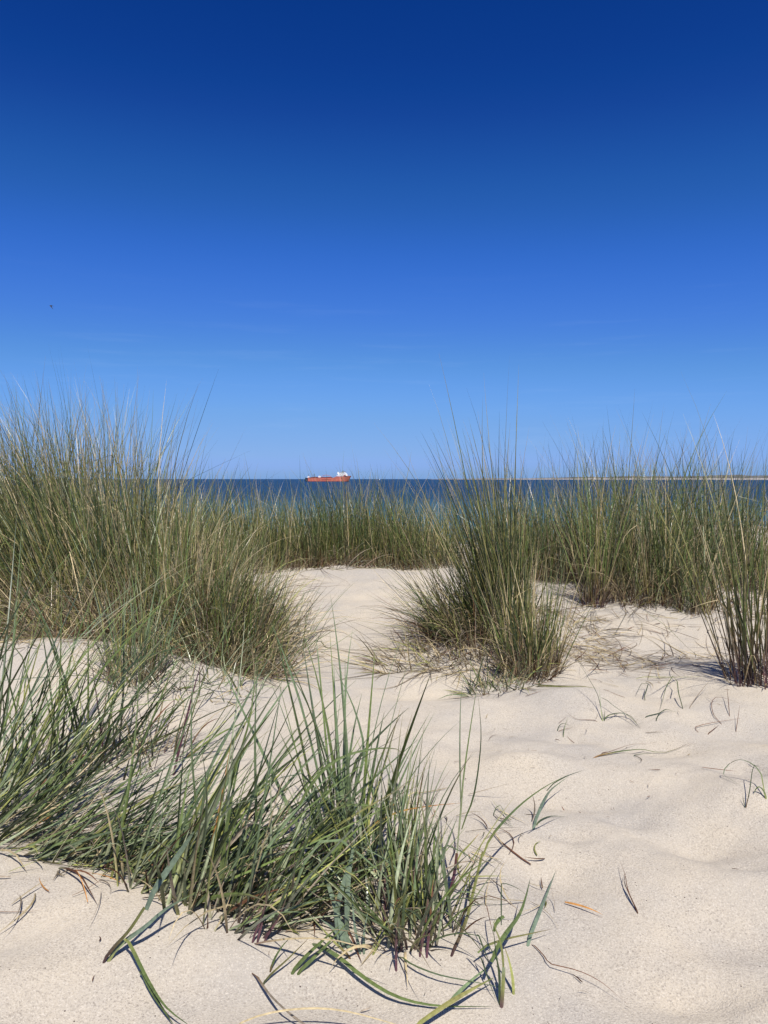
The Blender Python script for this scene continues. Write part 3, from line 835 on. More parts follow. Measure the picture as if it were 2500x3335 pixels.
for pts in ([(930, 1890), (1000, 1885), (1090, 1900)], [(900, 1920), (980, 1905), (1095, 1898)], [(1030, 1850), (1060, 1870), (1085, 1895)],
            [(1010, 1845), (1100, 1880), (1140, 1900), (1125, 1908)], [(960, 1905), (1040, 1910), (1130, 1906)], [(920, 1930), (990, 1925), (1060, 1900)],
            [(970, 1870), (1010, 1880), (1050, 1872)], [(940, 1960), (1000, 1950), (1020, 1975)], [(985, 2010), (1010, 1995), (1015, 1975)]):
    leaf(root, c, [(a, b, 0.004 + 0.02 * (k % 2)) for k, (a, b) in enumerate(pts)], 0.0050, RUST * 0.8, m=9, name='twig', mat=M_DRY)

# --- clump right of the path
tuft(1635, 2045, 'tall dense marram clump right of the sand path, its tips leaning left', 560, 0.86, 0.10, 0.15, (-0.12, 0.03), 0.15, 0.11, 0.25, 0.0038,
     dict(g=4, o=6, d=4, s=1.6), dict(r=6, p=2, h=1), 60, 8, 300, 0.42, 0.35, thatch=380, indH=1.25)
tuft(1510, 2065, 'low spreading marram tuft fanning left of the clump right of the path', 330, 0.48, 0.12, 0.14, (-0.34, 0.02), 0.45, 0.24, 0.45, 0.0036,
     dict(g=5, d=5, o=3, s=1.0), dict(r=4, p=2, h=2), 40, 8, 420, 0.42, 0.3, thatch=420)
tuft(1725, 2175, 'short upright marram tuft at the right foot of the clump right of the path', 210, 0.52, 0.10, 0.10, (0.0, 0.02), 0.22, 0.13, 0.25, 0.0036,
     dict(g=4, o=4, d=2, s=2), dict(r=4, p=3, w=2), 30, 7, 200, 0.34, 0.3, thatch=220)
tuft(1420, 2150, 'litter of dead bent blades at the left foot of the clump right of the path', 30, 0.3, 0.26, 0.12, (-0.5, -0.1), 0.7, 0.4, 0.6, 0.0036,
     dict(s=4, y=2, o=2), dict(w=3, r=2), 10, 7, 260, 0.40, 0.3)
tuft(1640, 2235, 'small low green sprouts on the sand below the short upright tuft', 46, 0.20, 0.12, 0.06, (0.1, 0), 0.8, 0.4, 0.7, 0.0042,
     dict(b=4, g=4, s=2), dict(h=3, w=2), 14, 7, 60, 0.22, 0.3)

# --- tuft at the right edge with purple stems
tuft(2415, 2215, 'marram tuft with purple stem bases at the right edge, left half', 14, 0.98, 0.05, 0.05, (-0.10, 0.0), 0.24, 0.09, 0.25, 0.0042,
     dict(g=4, o=4, s=2), dict(p=6, r=3), 34, 9, 14, 0.35, 0.5, rfrac=0.4)
tuft(2505, 2225, 'marram tuft with purple stem bases cut by the right edge of the photo', 30, 1.02, 0.07, 0.06, (-0.02, 0.02), 0.26, 0.10, 0.25, 0.0042,
     dict(g=4, o=4, s=2), dict(p=6, r=3), 34, 9, 14, 0.35, 0.5, rfrac=0.4)

# --- near grass, left to middle
NEAR = 'near tufts of broad green grass at lower left'
NM = dict(g=6, b=6, d=2, y=1.4, l=3.4, s=0.5); NR = dict(h=5, y=3, p=0.8, l=3)
for px, py, lab, n, ind, hh, lean, r, ry, kw in [
    (-90, 2700, 'near grass tuft at the left edge, mostly outside the photo', 60, 110, 0.70, (0.40, 0.15), 0.14, 0.12, dict(shape=1.1, hs=1.1)),
    (40, 2640, 'near upright dark green tuft at the left edge', 50, 130, 0.62, (0.28, 0.10), 0.12, 0.12, dict(mix=dict(d=4, g=5, b=2, y=1), shape=1.0, hs=1.1)),
    (170, 2500, 'upright dark tuft on the sand behind the near left grass', 30, 90, 0.52, (0.16, 0.08), 0.13, 0.10, dict(mix=dict(d=5, g=4, y=1), shape=1.1)),
    (330, 2470, 'sparse dark upright tuft third from the left on the bare sand', 16, 46, 0.44, (0.14, 0.05), 0.13, 0.10, dict(mix=dict(d=5, g=4, r=1))),
    (500, 2470, 'sparse thin upright blades on bare sand left of the tall near blades', 10, 36, 0.46, (0.08, 0.02), 0.12, 0.10, dict(mix=dict(d=5, g=4, p=1), rootmix=dict(p=5, r=2))),
    (120, 2760, 'flattened near tuft bent to the right behind the sand lip at far left', 60, 90, 0.48, (0.85, 0.15), 0.12, 0.07, dict(low=0.4)),
    (290, 2800, 'flattened near tuft bent to the right above the bare sand mound', 70, 100, 0.46, (0.80, 0.15), 0.12, 0.06, dict(low=0.4)),
    (440, 2840, 'dense near tuft leaning right beside the sand lip', 70, 110, 0.46, (0.62, 0.12), 0.10, 0.07, {}),
    (560, 2890, 'dense near tuft with broad shining blades left of centre', 50, 92, 0.48, (0.46, 0.10), 0.09, 0.07, dict(w=0.0056)),
    (680, 2930, 'dense near tuft of upright broad blades with a twisted leaf', 50, 84, 0.50, (0.34, 0.10), 0.09, 0.07, dict(w=0.0056)),
    (790, 3000, 'near tuft with purple bases at the front end of the grass', 36, 66, 0.44, (0.42, 0.10), 0.07, 0.05, dict(rootmix=dict(p=5, h=3))),
    (900, 2930, 'near tuft leaning right between the front tuft and the upright column', 24, 42, 0.36, (0.45, 0.08), 0.09, 0.07, {}),
    (1000, 2955, 'low near tuft of thin crossing blades behind the blue lyme leaves', 16, 36, 0.26, (0.25, 0.05), 0.08, 0.04, dict(rootmix=dict(p=3, h=3)))]:
    tuft(px, py, lab, int(n * 0.3), hh * kw.pop('hs', 1.0), r, ry, (lean[0] * 1.2, lean[1]), kw.pop('spread', 0.28), kw.pop('jit', 0.22), 0.26, kw.pop('w', 0.0047), kw.pop('mix', NM), kw.pop('rootmix', NR), int(ind * 0.27), 8, 22, 0.26,
         kw.pop('low', 0.25), 0.07, group=NEAR, fold=0.3, tipdry=0.12, flat=(int(ind * 0.35), kw.pop('fh', 0.30), (min(lean[0] + 0.38, 1.15), lean[1] + 0.05), 0.26), shape=kw.pop('shape', 1.2), **kw)
root, c = tuft(1130, 2860, 'tight upright column of blue green blades near the middle of the foreground', 10, 0.50, 0.035, 0.035, (0.02, 0.06), 0.35, 0.10, 0.3, 0.0056,
               dict(b=6, g=5), dict(h=3, p=2), 26, 9, 10, 0.2, 0.55, group=NEAR, fold=0.3, tipdry=0.1)
leaf(root, c, [(1135, 2840, None, 1.30), (1150, 2600, None, 1.31), (1185, 2450, None, 1.33), (1150, 2300, None, 1.36), (1085, 2165, None, 1.40)], 0.011, BLUE, GREEN, m=14)
leaf(root, c, [(1175, 2780, None, 1.30), (1240, 2630, None, 1.31), (1310, 2480, None, 1.33), (1400, 2320, None, 1.36)], 0.0085, BLUE, SHEATH, m=12)
leaf(root, c, [(1215, 2690, None, 1.30), (1280, 2560, None, 1.31), (1345, 2430, None, 1.33)], 0.0075, BLUE, SHEATH, m=10)
leaf(root, c, [(1150, 2780, None, 1.30), (1060, 2450, None, 1.30), (980, 2250, None, 1.31), (905, 2150, None, 1.33)], 0.0085, BLUE * 0.8, GREEN, m=12)
leaf(root, c, [(975, 2610, None, 1.18), (1060, 2500, None, 1.20), (1160, 2450, None, 1.22), (1280, 2437, None, 1.25), (1330, 2470, None, 1.27)], 0.010, GREEN, GREEN, RUST, m=14)
leaf(root, c, [(1060, 2640, None, 1.22), (1180, 2620, None, 1.22), (1300, 2660, None, 1.24), (1420, 2700, None, 1.26)], 0.007, GREEN, m=12)
leaf(root, c, [(1175, 2720, None, 1.20), (1280, 2650, None, 1.22), (1400, 2625, None, 1.25), (1505, 2615, None, 1.30)], 0.0055, ORANGE * 0.8, YELL, ORANGE, m=12, rfrac=0.5)
leaf(root, c, [(1180, 2720, None, 1.26), (1240, 2665, None, 1.26), (1300, 2600, None, 1.27)], 0.005, ORANGE, m=8, name='dry_leaf')
tuft(1270, 2900, 'near tuft of upright pale green stems with purple feet right of the column', 20, 0.31, 0.06, 0.06, (0.02, 0.03), 0.14, 0.13, 0.3, 0.0044,
     dict(b=4, l=3, g=4, y=1), dict(p=5, h=3), 60, 8, 26, 0.25, 0.3, group=NEAR, fold=0.3)
tuft(1340, 3030, 'near tangle of short crossing blades and purple stems at the right end of the grass', 40, 0.24, 0.07, 0.05, (0.0, 0.0), 0.3, 0.30, 0.5, 0.0044,
     dict(g=5, b=3, y=2, l=2), dict(p=5, h=2), 56, 8, 46, 0.22, 0.3, group=NEAR, fold=0.3)
root, c = plant(1370, 3100, 'cluster of dark purple stems standing at the right end of the near grass', 'grass', 'marram_grass_tuft', NEAR)
for a, b, d in [((1365, 3120), (1385, 3000), (1402, 2850)), ((1388, 3125), (1402, 2990), (1425, 2820)), ((1222, 2990), (1232, 2900), (1245, 2780)),
                ((1255, 3015), (1252, 2900), (1262, 2770)), ((1330, 2980), (1345, 2900), (1352, 2760)), ((1290, 3165), (1290, 3060), (1300, 2960)),
                ((818, 3070), (850, 2990), (880, 2890)), ((835, 3072), (858, 2980), (872, 2880)), ((855, 3068), (905, 2990), (940, 2900))]:
    leaf(root, c, [(a[0], a[1], 0.0), (b[0], b[1], 0.06), (d[0], d[1], 0.14)], 0.0062, np.array([0.17, 0.11, 0.085]), PURP * 1.5, BLUE, m=9, name='stem', rfrac=0.75, flat=0.5, taper=([0, 0.2, 1], [0.7, 1, 0.5]))
# twisted broad leaves and a few long ones in the near grass
root, c = plant(620, 2900, 'broad twisted bright green leaves rising out of the dense near grass', 'grass', 'marram_grass_tuft', NEAR)
leaf(root, c, [(640, 2800, None, 1.22), (660, 2620, None, 1.21), (695, 2470, None, 1.2), (790, 2310, None, 1.22), (830, 2200, None, 1.25)], 0.011, BLUE * 0.9, GREEN, m=14, tw=1.6)
leaf(root, c, [(700, 2760, None, 1.22), (760, 2520, None, 1.2), (815, 2330, None, 1.2), (835, 2130, None, 1.24)], 0.010, GREEN * 1.1, GREEN, m=12, tw=0.5)
leaf(root, c, [(835, 2720, None, 1.25), (830, 2400, None, 1.25), (838, 2150, None, 1.27)], 0.008, BLUE, GREEN, m=10)
leaf(root, c, [(880, 2860, None, 1.16), (882, 2600, None, 1.16), (874, 2470, None, 1.17)], 0.0055, PALE, GREEN, m=9)
leaf(root, c, [(640, 2660, None, 1.25), (622, 2400, None, 1.25), (632, 2150, None, 1.28)], 0.006, BLUE, GREEN, m=9)
leaf(root, c, [(560, 2870, 0.01), (650, 2700, None, 1.16), (740, 2530, None, 1.2), (880, 2330, None, 1.3)], 0.007, PALE * 0.8, SHEATH, m=12)
leaf(root, c, [(760, 2980, 0.01), (860, 2780, None, 1.15), (980, 2620, None, 1.2), (1160, 2440, None, 1.3)], 0.0085, BLUE * 1.2, SHEATH, m=12)
leaf(root, c, [(640, 2900, 0.01), (700, 2700, None, 1.2), (755, 2400, None, 1.22)], 0.0055, ORANGE, YELL, ORANGE, m=9, name='dry_leaf')
# long leaning blades from the left edge
root, c = plant(-160, 2560, 'long yellow green blades leaning far right from the left edge across the left clump', 'grass', 'marram_grass_tuft', NEAR)
for k, (p, wd, cl) in enumerate([
    ([(-140, 2560, 0.01), (120, 2250, None, 1.75), (420, 1960, None, 1.95), (760, 1720, None, 2.2)], 0.0042, STRAW * 0.8),
    ([(-120, 2580, 0.01), (150, 2300, None, 1.7), (470, 2010, None, 1.9), (690, 1850, None, 2.1)], 0.0045, YELL),
    ([(-150, 2530, 0.01), (90, 2230, None, 1.75), (280, 1960, None, 1.95), (410, 1700, None, 2.2)], 0.0042, STRAW * 0.9),
    ([(-120, 2650, 0.01), (200, 2150, None, 1.7), (430, 1950, None, 1.85), (700, 1800, None, 2.1)], 0.0050, PALE * 0.8),
    ([(-130, 2640, 0.01), (80, 2420, None, 1.55), (300, 2170, None, 1.7), (520, 2000, None, 1.9)], 0.0055, YELL * 0.8),
    ([(-120, 2480, 0.01), (20, 2200, None, 1.8), (60, 1950, None, 1.9), (75, 1720, None, 2.0)], 0.0050, GREEN),
    ([(-110, 2700, 0.01), (60, 2480, None, 1.5), (260, 2280, None, 1.6), (470, 2110, None, 1.75)], 0.0055, GREEN)]):
    leaf(root, c, p, wd, cl, SHEATH, cl * 1.05, m=12)
# two dark broad blades crossing leftwards
root, c = plant(285, 2560, 'two dark broad blades crossing to the upper left in front of the bare sand', 'grass', 'marram_grass_tuft', NEAR)
leaf(root, c, [(275, 2510, 0.01), (235, 2300, None, 1.72), (160, 2080, None, 1.7), (30, 1850, None, 1.75)], 0.0075, DARK, RUST, m=12)
leaf(root, c, [(300, 2480, 0.01), (220, 2240, None, 1.7), (150, 2030, None, 1.7), (60, 1900, None, 1.75)], 0.009, BLUE * 0.75, DARK, m=12)
leaf(root, c, [(-40, 2220, None, 1.6), (150, 2205, None, 1.65), (280, 2200, None, 1.7), (450, 2215, None, 1.75)], 0.004, DARK, m=10)

# lyme grass with wide blue leaves
root, c = plant(1140, 3108, 'broad pale blue green lyme grass leaves rising from the sand at bottom centre', 'grass', 'lyme_grass_tuft')
for p, wd in [
    ([(1148, 3105, 0.0), (1105, 3000, 0.045), (1075, 2900, 0.10), (1030, 2770, 0.17)], 0.0115),
    ([(1122, 3090, 0.0), (1108, 3020, 0.04), (1092, 2935, 0.085)], 0.009),
    ([(1110, 3080, 0.0), (1095, 2980, 0.06), (1120, 2870, 0.13), (1160, 2740, None, 1.23)], 0.010),
    ([(1130, 3040, 0.02), (1130, 2960, 0.08), (1135, 2860, 0.13), (1160, 2690, None, 1.24)], 0.010),
    ([(1125, 3080, 0.0), (1090, 3030, 0.03), (1040, 2990, 0.06)], 0.007),
    ([(1175, 3110, 0.0), (1155, 3020, 0.05), (1145, 2900, 0.12)], 0.0055),
    ([(1185, 3110, 0.0), (1185, 3040, 0.04), (1200, 2960, 0.09)], 0.005)]:
    leaf(root, c, p, wd * 1.35, SEAGREEN, SEAGREEN * 0.8, SEAGREEN, m=10)
leaf(root, c, [(1150, 3125, 0.0), (1090, 3070, 0.03), (1045, 3020, 0.05), (1003, 2975, 0.075)], 0.006, YELL, RUST, PALE, m=9, rfrac=0.4)
leaf(root, c, [(1205, 3115, 0.0), (1290, 2980, 0.06), (1420, 2810, 0.13), (1520, 2690, 0.18)], 0.006, GREEN * 1.3, YELL, m=11)
leaf(root, c, [(1205, 3110, 0.0), (1240, 3030, 0.03), (1320, 2900, 0.09)], 0.005, YELL, SHEATH, m=9)

# --- separate shoots and lying leaves on the near sand
root, c = plant(1464, 3116, 'leaning single shoot with purple foot and long arched leaf right of the near grass')
leaf(root, c, [(1464, 3116, 0.0), (1495, 3055, 0.035), (1520, 2990, 0.065), (1542, 2900, 0.105), (1560, 2822, 0.14), (1572, 2775, 0.16)], 0.0075, YELL * 0.75, PURP, m=12, name='stem', rfrac=0.4,
     taper=([0, 0.1, 0.5, 1], [0.7, 1, 0.95, 0.75]), flat=0.5)
leaf(root, c, [(1572, 2777, 0.16), (1610, 2710, 0.185), (1690, 2625, 0.21), (1770, 2565, 0.225), (1850, 2523, 0.23)], 0.0068, GREEN * 0.9, YELL * 0.7, m=13)
leaf(root, c, [(1780, 2565, 0.222), (1840, 2530, 0.225), (1905, 2506, 0.225)], 0.0035, DARK, m=8)

root, c = plant(1445, 2985, 'tall slender shoot with dark red stem standing up over the sand')
leaf(root, c, [(1440, 2985, 0.0), (1462, 2920, 0.03), (1480, 2840, 0.07), (1487, 2780, 0.10)], 0.0085, PURP * 1.1, PURP * 0.6, RUST, m=9, name='stem', taper=([0, 0.2, 1], [0.6, 1, 0.9]), flat=0.5)
leaf(root, c, [(1487, 2782, 0.10), (1500, 2640, None, 1.25), (1508, 2540, None, 1.26), (1530, 2380, None, 1.29), (1560, 2190, None, 1.33)], 0.0055, GREEN * 1.1, SHEATH, DARK, m=14, rfrac=0.5)
leaf(root, c, [(1500, 2620, None, 1.255), (1497, 2450, None, 1.27), (1500, 2280, None, 1.29), (1512, 2200, None, 1.3)], 0.0045, BLUE * 0.9, SHEATH, m=12)
leaf(root, c, [(1503, 2690, None, 1.25), (1540, 2600, None, 1.26), (1560, 2480, None, 1.27), (1566, 2380, None, 1.27), (1556, 2260, None, 1.27)], 0.0048, DARK, GREEN, m=13)
leaf(root, c, [(1490, 2790, 0.10), (1520, 2760, 0.115), (1560, 2715, 0.135)], 0.0055, YELL * 0.8, YELL, ORANGE, m=8)
leaf(root, c, [(1490, 2790, 0.10), (1495, 2850, 0.07), (1530, 2885, 0.04), (1600, 2915, 0.012)], 0.0050, OLIVE, m=10)

root, c = plant(1632, 3280, 'small plant with a cut pale stem, bent leaves and reddish foot at bottom right')
leaf(root, c, [(1632, 3282, 0.0), (1636, 3240, 0.022), (1640, 3150, 0.068)], 0.0080, YELL * 0.9, PURP * 1.6, PALE, m=9, name='stem', taper=([0, 0.15, 1], [0.9, 1, 0.95]), flat=0.5, rfrac=0.45)
leaf(root, c, [(1626, 3275, 0.0), (1625, 3180, 0.05), (1613, 3090, 0.10), (1605, 3010, None, 1.02)], 0.0045, DARK, GREEN, m=9)
leaf(root, c, [(1628, 3260, 0.01), (1622, 3140, 0.07), (1570, 3050, 0.11), (1552, 3030, 0.12)], 0.0040, DARK, m=9)
leaf(root, c, [(1640, 3150, 0.068), (1630, 3070, 0.10), (1608, 3010, 0.125), (1616, 2985, 0.135)], 0.0055, YELL * 0.7, m=8)
leaf(root, c, [(1608, 3020, 0.12), (1625, 2995, 0.13), (1640, 2985, 0.13)], 0.0085, GREEN, m=7, taper=([0, 0.5, 1], [0.7, 1, 0.8]))
leaf(root, c, [(1600, 3120, 0.09), (1640, 3050, 0.10), (1690, 2980, 0.10), (1712, 2920, 0.11), (1727, 2858, 0.12)], 0.0100, GREEN, GREEN, DARK, m=12)
leaf(root, c, [(1555, 3090, 0.05), (1640, 3060, 0.045), (1730, 3040, 0.035), (1800, 3025, 0.02)], 0.0055, OLIVE, GREEN, RUST, m=10)
leaf(root, c, [(1632, 3000, 0.12), (1632, 2900, 0.15), (1636, 2877, 0.155), (1680, 2890, 0.14), (1722, 2920, 0.10)], 0.0032, DARK, m=12)
leaf(root, c, [(1552, 3030, 0.12), (1575, 3090, 0.09), (1600, 3150, 0.06)], 0.0038, DARK, m=8)
leaf(root, c, [(1580, 2930, 0.12), (1600, 3020, 0.1), (1612, 3060, 0.09)], 0.0022, RUST, m=7)
leaf(root, c, [(1673, 3240, 0.0), (1668, 3180, 0.035), (1655, 3120, 0.065), (1640, 3080, 0.085)], 0.0072, YELL * 1.35, YELL * 1.3, RUST, m=9, name='dry_leaf')
leaf(root, c, [(1560, 3100, 0.05), (1590, 3190, 0.03), (1620, 3270, 0.002)], 0.0035, DARK, m=8)

root, c = plant(1733, 2705, 'half buried broad grey green leaf with a thin curved side leaf on the sand')
leaf(root, c, [(1733, 2706, 0.0), (1750, 2655, 0.030), (1775, 2600, 0.055), (1800, 2566, 0.07), (1850, 2530, 0.08)], 0.0105, SEAGREEN * 0.85, SEAGREEN, GREEN, m=10)
leaf(root, c, [(1742, 2690, 0.003), (1765, 2668, 0.005), (1800, 2658, 0.004), (1850, 2663, 0.003)], 0.005, DARK, GREEN, m=9)

root, c = plant(1713, 3085, 'flat blue green pointed leaf lifting off the sand right of the small plant')
leaf(root, c, [(1713, 3090, 0.0), (1733, 3030, 0.020), (1765, 2950, 0.035), (1810, 2835, 0.045)], 0.0095, SEAGREEN, SEAGREEN * 1.1, SEAGREEN * 0.8, m=10)

root, c = plant(1725, 3062, 'long thin reddish straw lying on the bare sand at lower right', 'straw', 'dry_straw')
leaf(root, c, [(1722, 3062, 0.004), (1765, 3105, 0.006), (1792, 3138, 0.014), (1850, 3152, 0.020), (1900, 3168, 0.024), (1960, 3200, 0.022), (2050, 3277, 0.004)], 0.0030, RUST * 1.3, RUST, m=14, name='straw_stem', mat=M_DRY)

root, c = plant(2080, 2983, 'short dark curled dead leaf standing on the bare sand at lower right', 'dead leaf', 'dry_leaf')
leaf(root, c, [(2083, 2986, 0.0), (2055, 2925, 0.010), (2032, 2870, 0.016), (2040, 2838, 0.018)], 0.0042, RUST * 0.7, m=9, name='curled_leaf', mat=M_DRY)
leaf(root, c, [(2078, 2975, 0.0), (2045, 2900, 0.020), (2035, 2850, 0.026), (2018, 2802, 0.02)], 0.0026, RUST, m=8, name='curled_leaf', mat=M_DRY)

root, c = plant(335, 3136, 'shoot with dark purple stem and blue green leaves on the bottom left mound')
leaf(root, c, [(330, 3136, 0.0), (370, 3085, 0.030), (420, 3030, 0.055), (470, 2955, 0.09)], 0.0085, YELL * 0.5, PURP * 0.7, m=10, name='stem', taper=([0, 0.15, 1], [0.6, 1, 0.8]), flat=0.5, rfrac=0.7)
leaf(root, c, [(475, 2950, 0.092), (520, 2870, 0.13), (590, 2770, 0.17), (660, 2660, 0.21)], 0.0160, SEAGREEN * 0.8, SEAGREEN * 0.7, GREEN, m=12)
leaf(root, c, [(345, 3128, 0.004), (400, 3070, 0.028), (470, 3020, 0.05), (540, 2960, 0.07), (640, 2905, 0.075)], 0.0115, SEAGREEN * 0.85, YELL, GREEN, m=12)
leaf(root, c, [(405, 3045, 0.055), (430, 3090, 0.048), (480, 3190, 0.035), (540, 3280, 0.03), (630, 3350, 0.02)], 0.0080, GREEN, YELL, DARK, m=12)
leaf(root, c, [(455, 3150, 0.03), (500, 3240, 0.02), (570, 3345, 0.01)], 0.0080, GREEN * 0.8, m=10)

root, c = plant(1015, 3065, 'long dark green leaf lying in a curve on the sand at bottom centre', 'grass leaf', 'fallen_leaf')
leaf(root, c, [(1012, 3062, 0.006), (1100, 3115, 0.022), (1180, 3180, 0.026), (1290, 3245, 0.02), (1420, 3275, 0.012), (1600, 3278, 0.01)], 0.0100, GREEN * 1.2, BLUE, DARK, m=16, name='leaf_blade')
root, c = plant(1290, 3105, 'thin green leaf stretched over the sand towards the small plant', 'grass leaf', 'fallen_leaf')
leaf(root, c, [(1292, 3102, 0.004), (1340, 3140, 0.02), (1430, 3175, 0.026), (1530, 3195, 0.026), (1690, 3228, 0.012)], 0.0042, BLUE * 0.8, GREEN, m=12, name='leaf_blade')
root, c = plant(845, 3215, 'dark blade propped on the sand left of the lyme leaves', 'grass leaf', 'fallen_leaf')
leaf(root, c, [(845, 3218, 0.0), (880, 3175, 0.014), (940, 3120, 0.03), (1010, 3050, 0.05)], 0.0050, OLIVE * 0.7, DARK, RUST, m=10, name='leaf_blade')
root, c = plant(945, 3180, 'pair of broad dark green blades cut off on the sand at bottom centre', 'grass leaf', 'fallen_leaf')
leaf(root, c, [(940, 3178, 0.0), (1000, 3110, 0.025), (1065, 3050, 0.045), (1110, 3010, 0.06)], 0.0095, GREEN * 0.85, GREEN * 0.8, m=10, name='leaf_blade')
leaf(root, c, [(958, 3178, 0.0), (1010, 3130, 0.02), (1070, 3070, 0.04), (1135, 3000, 0.065)], 0.0085, GREEN, GREEN * 0.8, m=10, name='leaf_blade')
root, c = plant(875, 3170, 'thin upright dark leaf leaning over the sand near the front tuft', 'grass leaf', 'fallen_leaf')
leaf(root, c, [(876, 3168, 0.0), (895, 3120, 0.025), (920, 3080, 0.04), (948, 3050, 0.05)], 0.0055, GREEN * 0.8, RUST, m=9, name='leaf_blade')
root, c = plant(1450, 3270, 'two crossing blades, one blue green and one yellow green, at the bottom edge', 'grass leaf', 'fallen_leaf')
leaf(root, c, [(1448, 3282, 0.0), (1500, 3225, 0.018), (1550, 3180, 0.024), (1602, 3140, 0.03)], 0.0082, BLUE * 1.5, BLUE, GREEN, m=10, name='leaf_blade')
leaf(root, c, [(1340, 3350, 0.03), (1440, 3280, 0.035), (1540, 3220, 0.035), (1606, 3185, 0.03)], 0.0095, OLIVE * 1.5, YELL, GREEN, m=11, name='leaf_blade', taper=([0, 0.5, 1], [0.8, 1, 0.15]))
root, c = plant(822, 3160, 'split grey straw leaning down across the bottom edge', 'straw', 'dry_straw')
leaf(root, c, [(818, 3155, 0.008), (870, 3230, 0.022), (930, 3290, 0.026), (1010, 3350, 0.02)], 0.0045, GREYST, RUST, m=10, name='straw_stem', mat=M_DRY, taper=([0, 0.3, 1], [0.5, 1, 0.8]))
leaf(root, c, [(824, 3158, 0.008), (880, 3240, 0.020), (940, 3302, 0.022), (1000, 3350, 0.016)], 0.0026, STRAW * 0.7, RUST, m=10, name='straw_stem', mat=M_DRY)
root, c = plant(770, 3330, 'pale cream straw arched over the sand at the bottom edge', 'straw', 'dry_straw')
leaf(root, c, [(740, 3350, 0.02), (860, 3303, 0.04), (1000, 3284, 0.05), (1130, 3294, 0.05), (1320, 3345, 0.04)], 0.0040, STRAW * 1.25, STRAW * 1.1, m=13, name='straw_stem', mat=M_DRY, taper=([0, 0.5, 1], [0.8, 1, 0.4]))
root, c = plant(1588, 2945, 'short yellow stub standing in the sand beside the leaning shoot', 'grass shoot', 'grass_shoot')
leaf(root, c, [(1527, 2940, 0.0), (1529, 2870, 0.03), (1531, 2815, 0.055)], 0.0048, YELL, DARK, PALE, m=7)
leaf(root, c, [(1580, 2955, 0.0), (1585, 2900, 0.025), (1599, 2850, 0.04)], 0.0030, STRAW, m=7, name='dry_leaf')
root, c = plant(1672, 2698, 'small folded thin leaf on the sand left of the half buried broad leaf', 'grass leaf', 'fallen_leaf')
leaf(root, c, [(1604, 2660, 0.002), (1614, 2632, 0.014), (1628, 2622, 0.018), (1650, 2660, 0.01), (1672, 2698, 0.002)], 0.0028, GREEN, DARK, m=10, name='leaf_blade')
leaf(root, c, [(1632, 2668, 0.012), (1650, 2682, 0.006), (1672, 2697, 0.001)], 0.0030, DARK, m=7, name='leaf_blade')

# --- wisps further up the sand on the right
root, c = plant(1965, 2352, 'thin forked sprout with a bent leaf on the open sand at right')
leaf(root, c, [(1965, 2352, 0.0), (1955, 2300, 0.04), (1940, 2250, 0.08), (1880, 2150, 0.16), (1872, 2135, 0.17)], 0.0035, DARK, PALE, m=11)
leaf(root, c, [(1962, 2350, 0.0), (1955, 2290, 0.05), (1951, 2235, 0.09)], 0.0040, PALE, YELL, m=8)
leaf(root, c, [(1958, 2265, 0.065), (2000, 2300, 0.055), (2050, 2335, 0.03), (2085, 2370, 0.005)], 0.0035, DARK, m=9)
leaf(root, c, [(1962, 2345, 0.003), (1985, 2328, 0.02), (2020, 2322, 0.028), (2050, 2330, 0.02), (2070, 2352, 0.01), (2088, 2378, 0.002)], 0.0055, DARK, GREEN, m=12)
leaf(root, c, [(1955, 2350, 0.002), (1900, 2345, 0.003), (1875, 2342, 0.003), (1835, 2312, 0.02)], 0.0032, RUST, m=9)
leaf(root, c, [(1968, 2350, 0.0), (1969, 2310, 0.03)], 0.004, DARK, m=6)
root, c = plant(1816, 2380, 'small folded dark leaf loop on the open sand', 'grass leaf', 'fallen_leaf')
leaf(root, c, [(1814, 2382, 0.002), (1822, 2362, 0.014), (1838, 2356, 0.018), (1866, 2370, 0.003)], 0.0036, DARK, m=9, name='leaf_blade')
leaf(root, c, [(1814, 2383, 0.002), (1840, 2374, 0.008), (1867, 2370, 0.003)], 0.0028, RUST, m=8, name='leaf_blade')
leaf(root, c, [(1833, 2405, 0.001), (1838, 2370, 0.02), (1850, 2332, 0.045)], 0.0030, GREEN, m=8, name='leaf_blade')
root, c = plant(1920, 2470, 'long half dry leaf lying across the open sand at right', 'grass leaf', 'fallen_leaf')
leaf(root, c, [(1917, 2469, 0.003), (1975, 2455, 0.008), (2040, 2444, 0.012), (2100, 2441, 0.014), (2150, 2452, 0.008), (2200, 2440, 0.008), (2255, 2415, 0.004)], 0.0060, GREEN * 0.9, ORANGE * 0.7, RUST, m=14, name='leaf_blade')
leaf(root, c, [(1920, 2468, 0.003), (1990, 2446, 0.012), (2060, 2424, 0.012), (2150, 2418, 0.003)], 0.0028, RUST, STRAW, m=10, name='leaf_blade')
leaf(root, c, [(2058, 2464, 0.002), (2085, 2456, 0.006), (2150, 2452, 0.006)], 0.0035, DARK, m=8, name='leaf_blade')
root, c = plant(2460, 2602, 'drooping looped leaf and small sprout near the right edge of the sand')
leaf(root, c, [(2494, 2604, 0.0), (2485, 2560, 0.03), (2478, 2520, 0.055), (2450, 2488, 0.075), (2408, 2474, 0.07), (2372, 2490, 0.045), (2355, 2520, 0.015), (2390, 2545, 0.006), (2425, 2570, 0.003)], 0.0050, BLUE, YELL, DARK, m=18)
leaf(root, c, [(2427, 2633, 0.001), (2440, 2580, 0.03), (2452, 2500, 0.07), (2470, 2492, 0.072), (2480, 2535, 0.045)], 0.0034, DARK, RUST, m=11)
leaf(root, c, [(2496, 2604, 0.0), (2486, 2575, 0.02), (2470, 2562, 0.03), (2458, 2575, 0.015), (2456, 2588, 0.002)], 0.0075, GREEN, YELL, m=10)
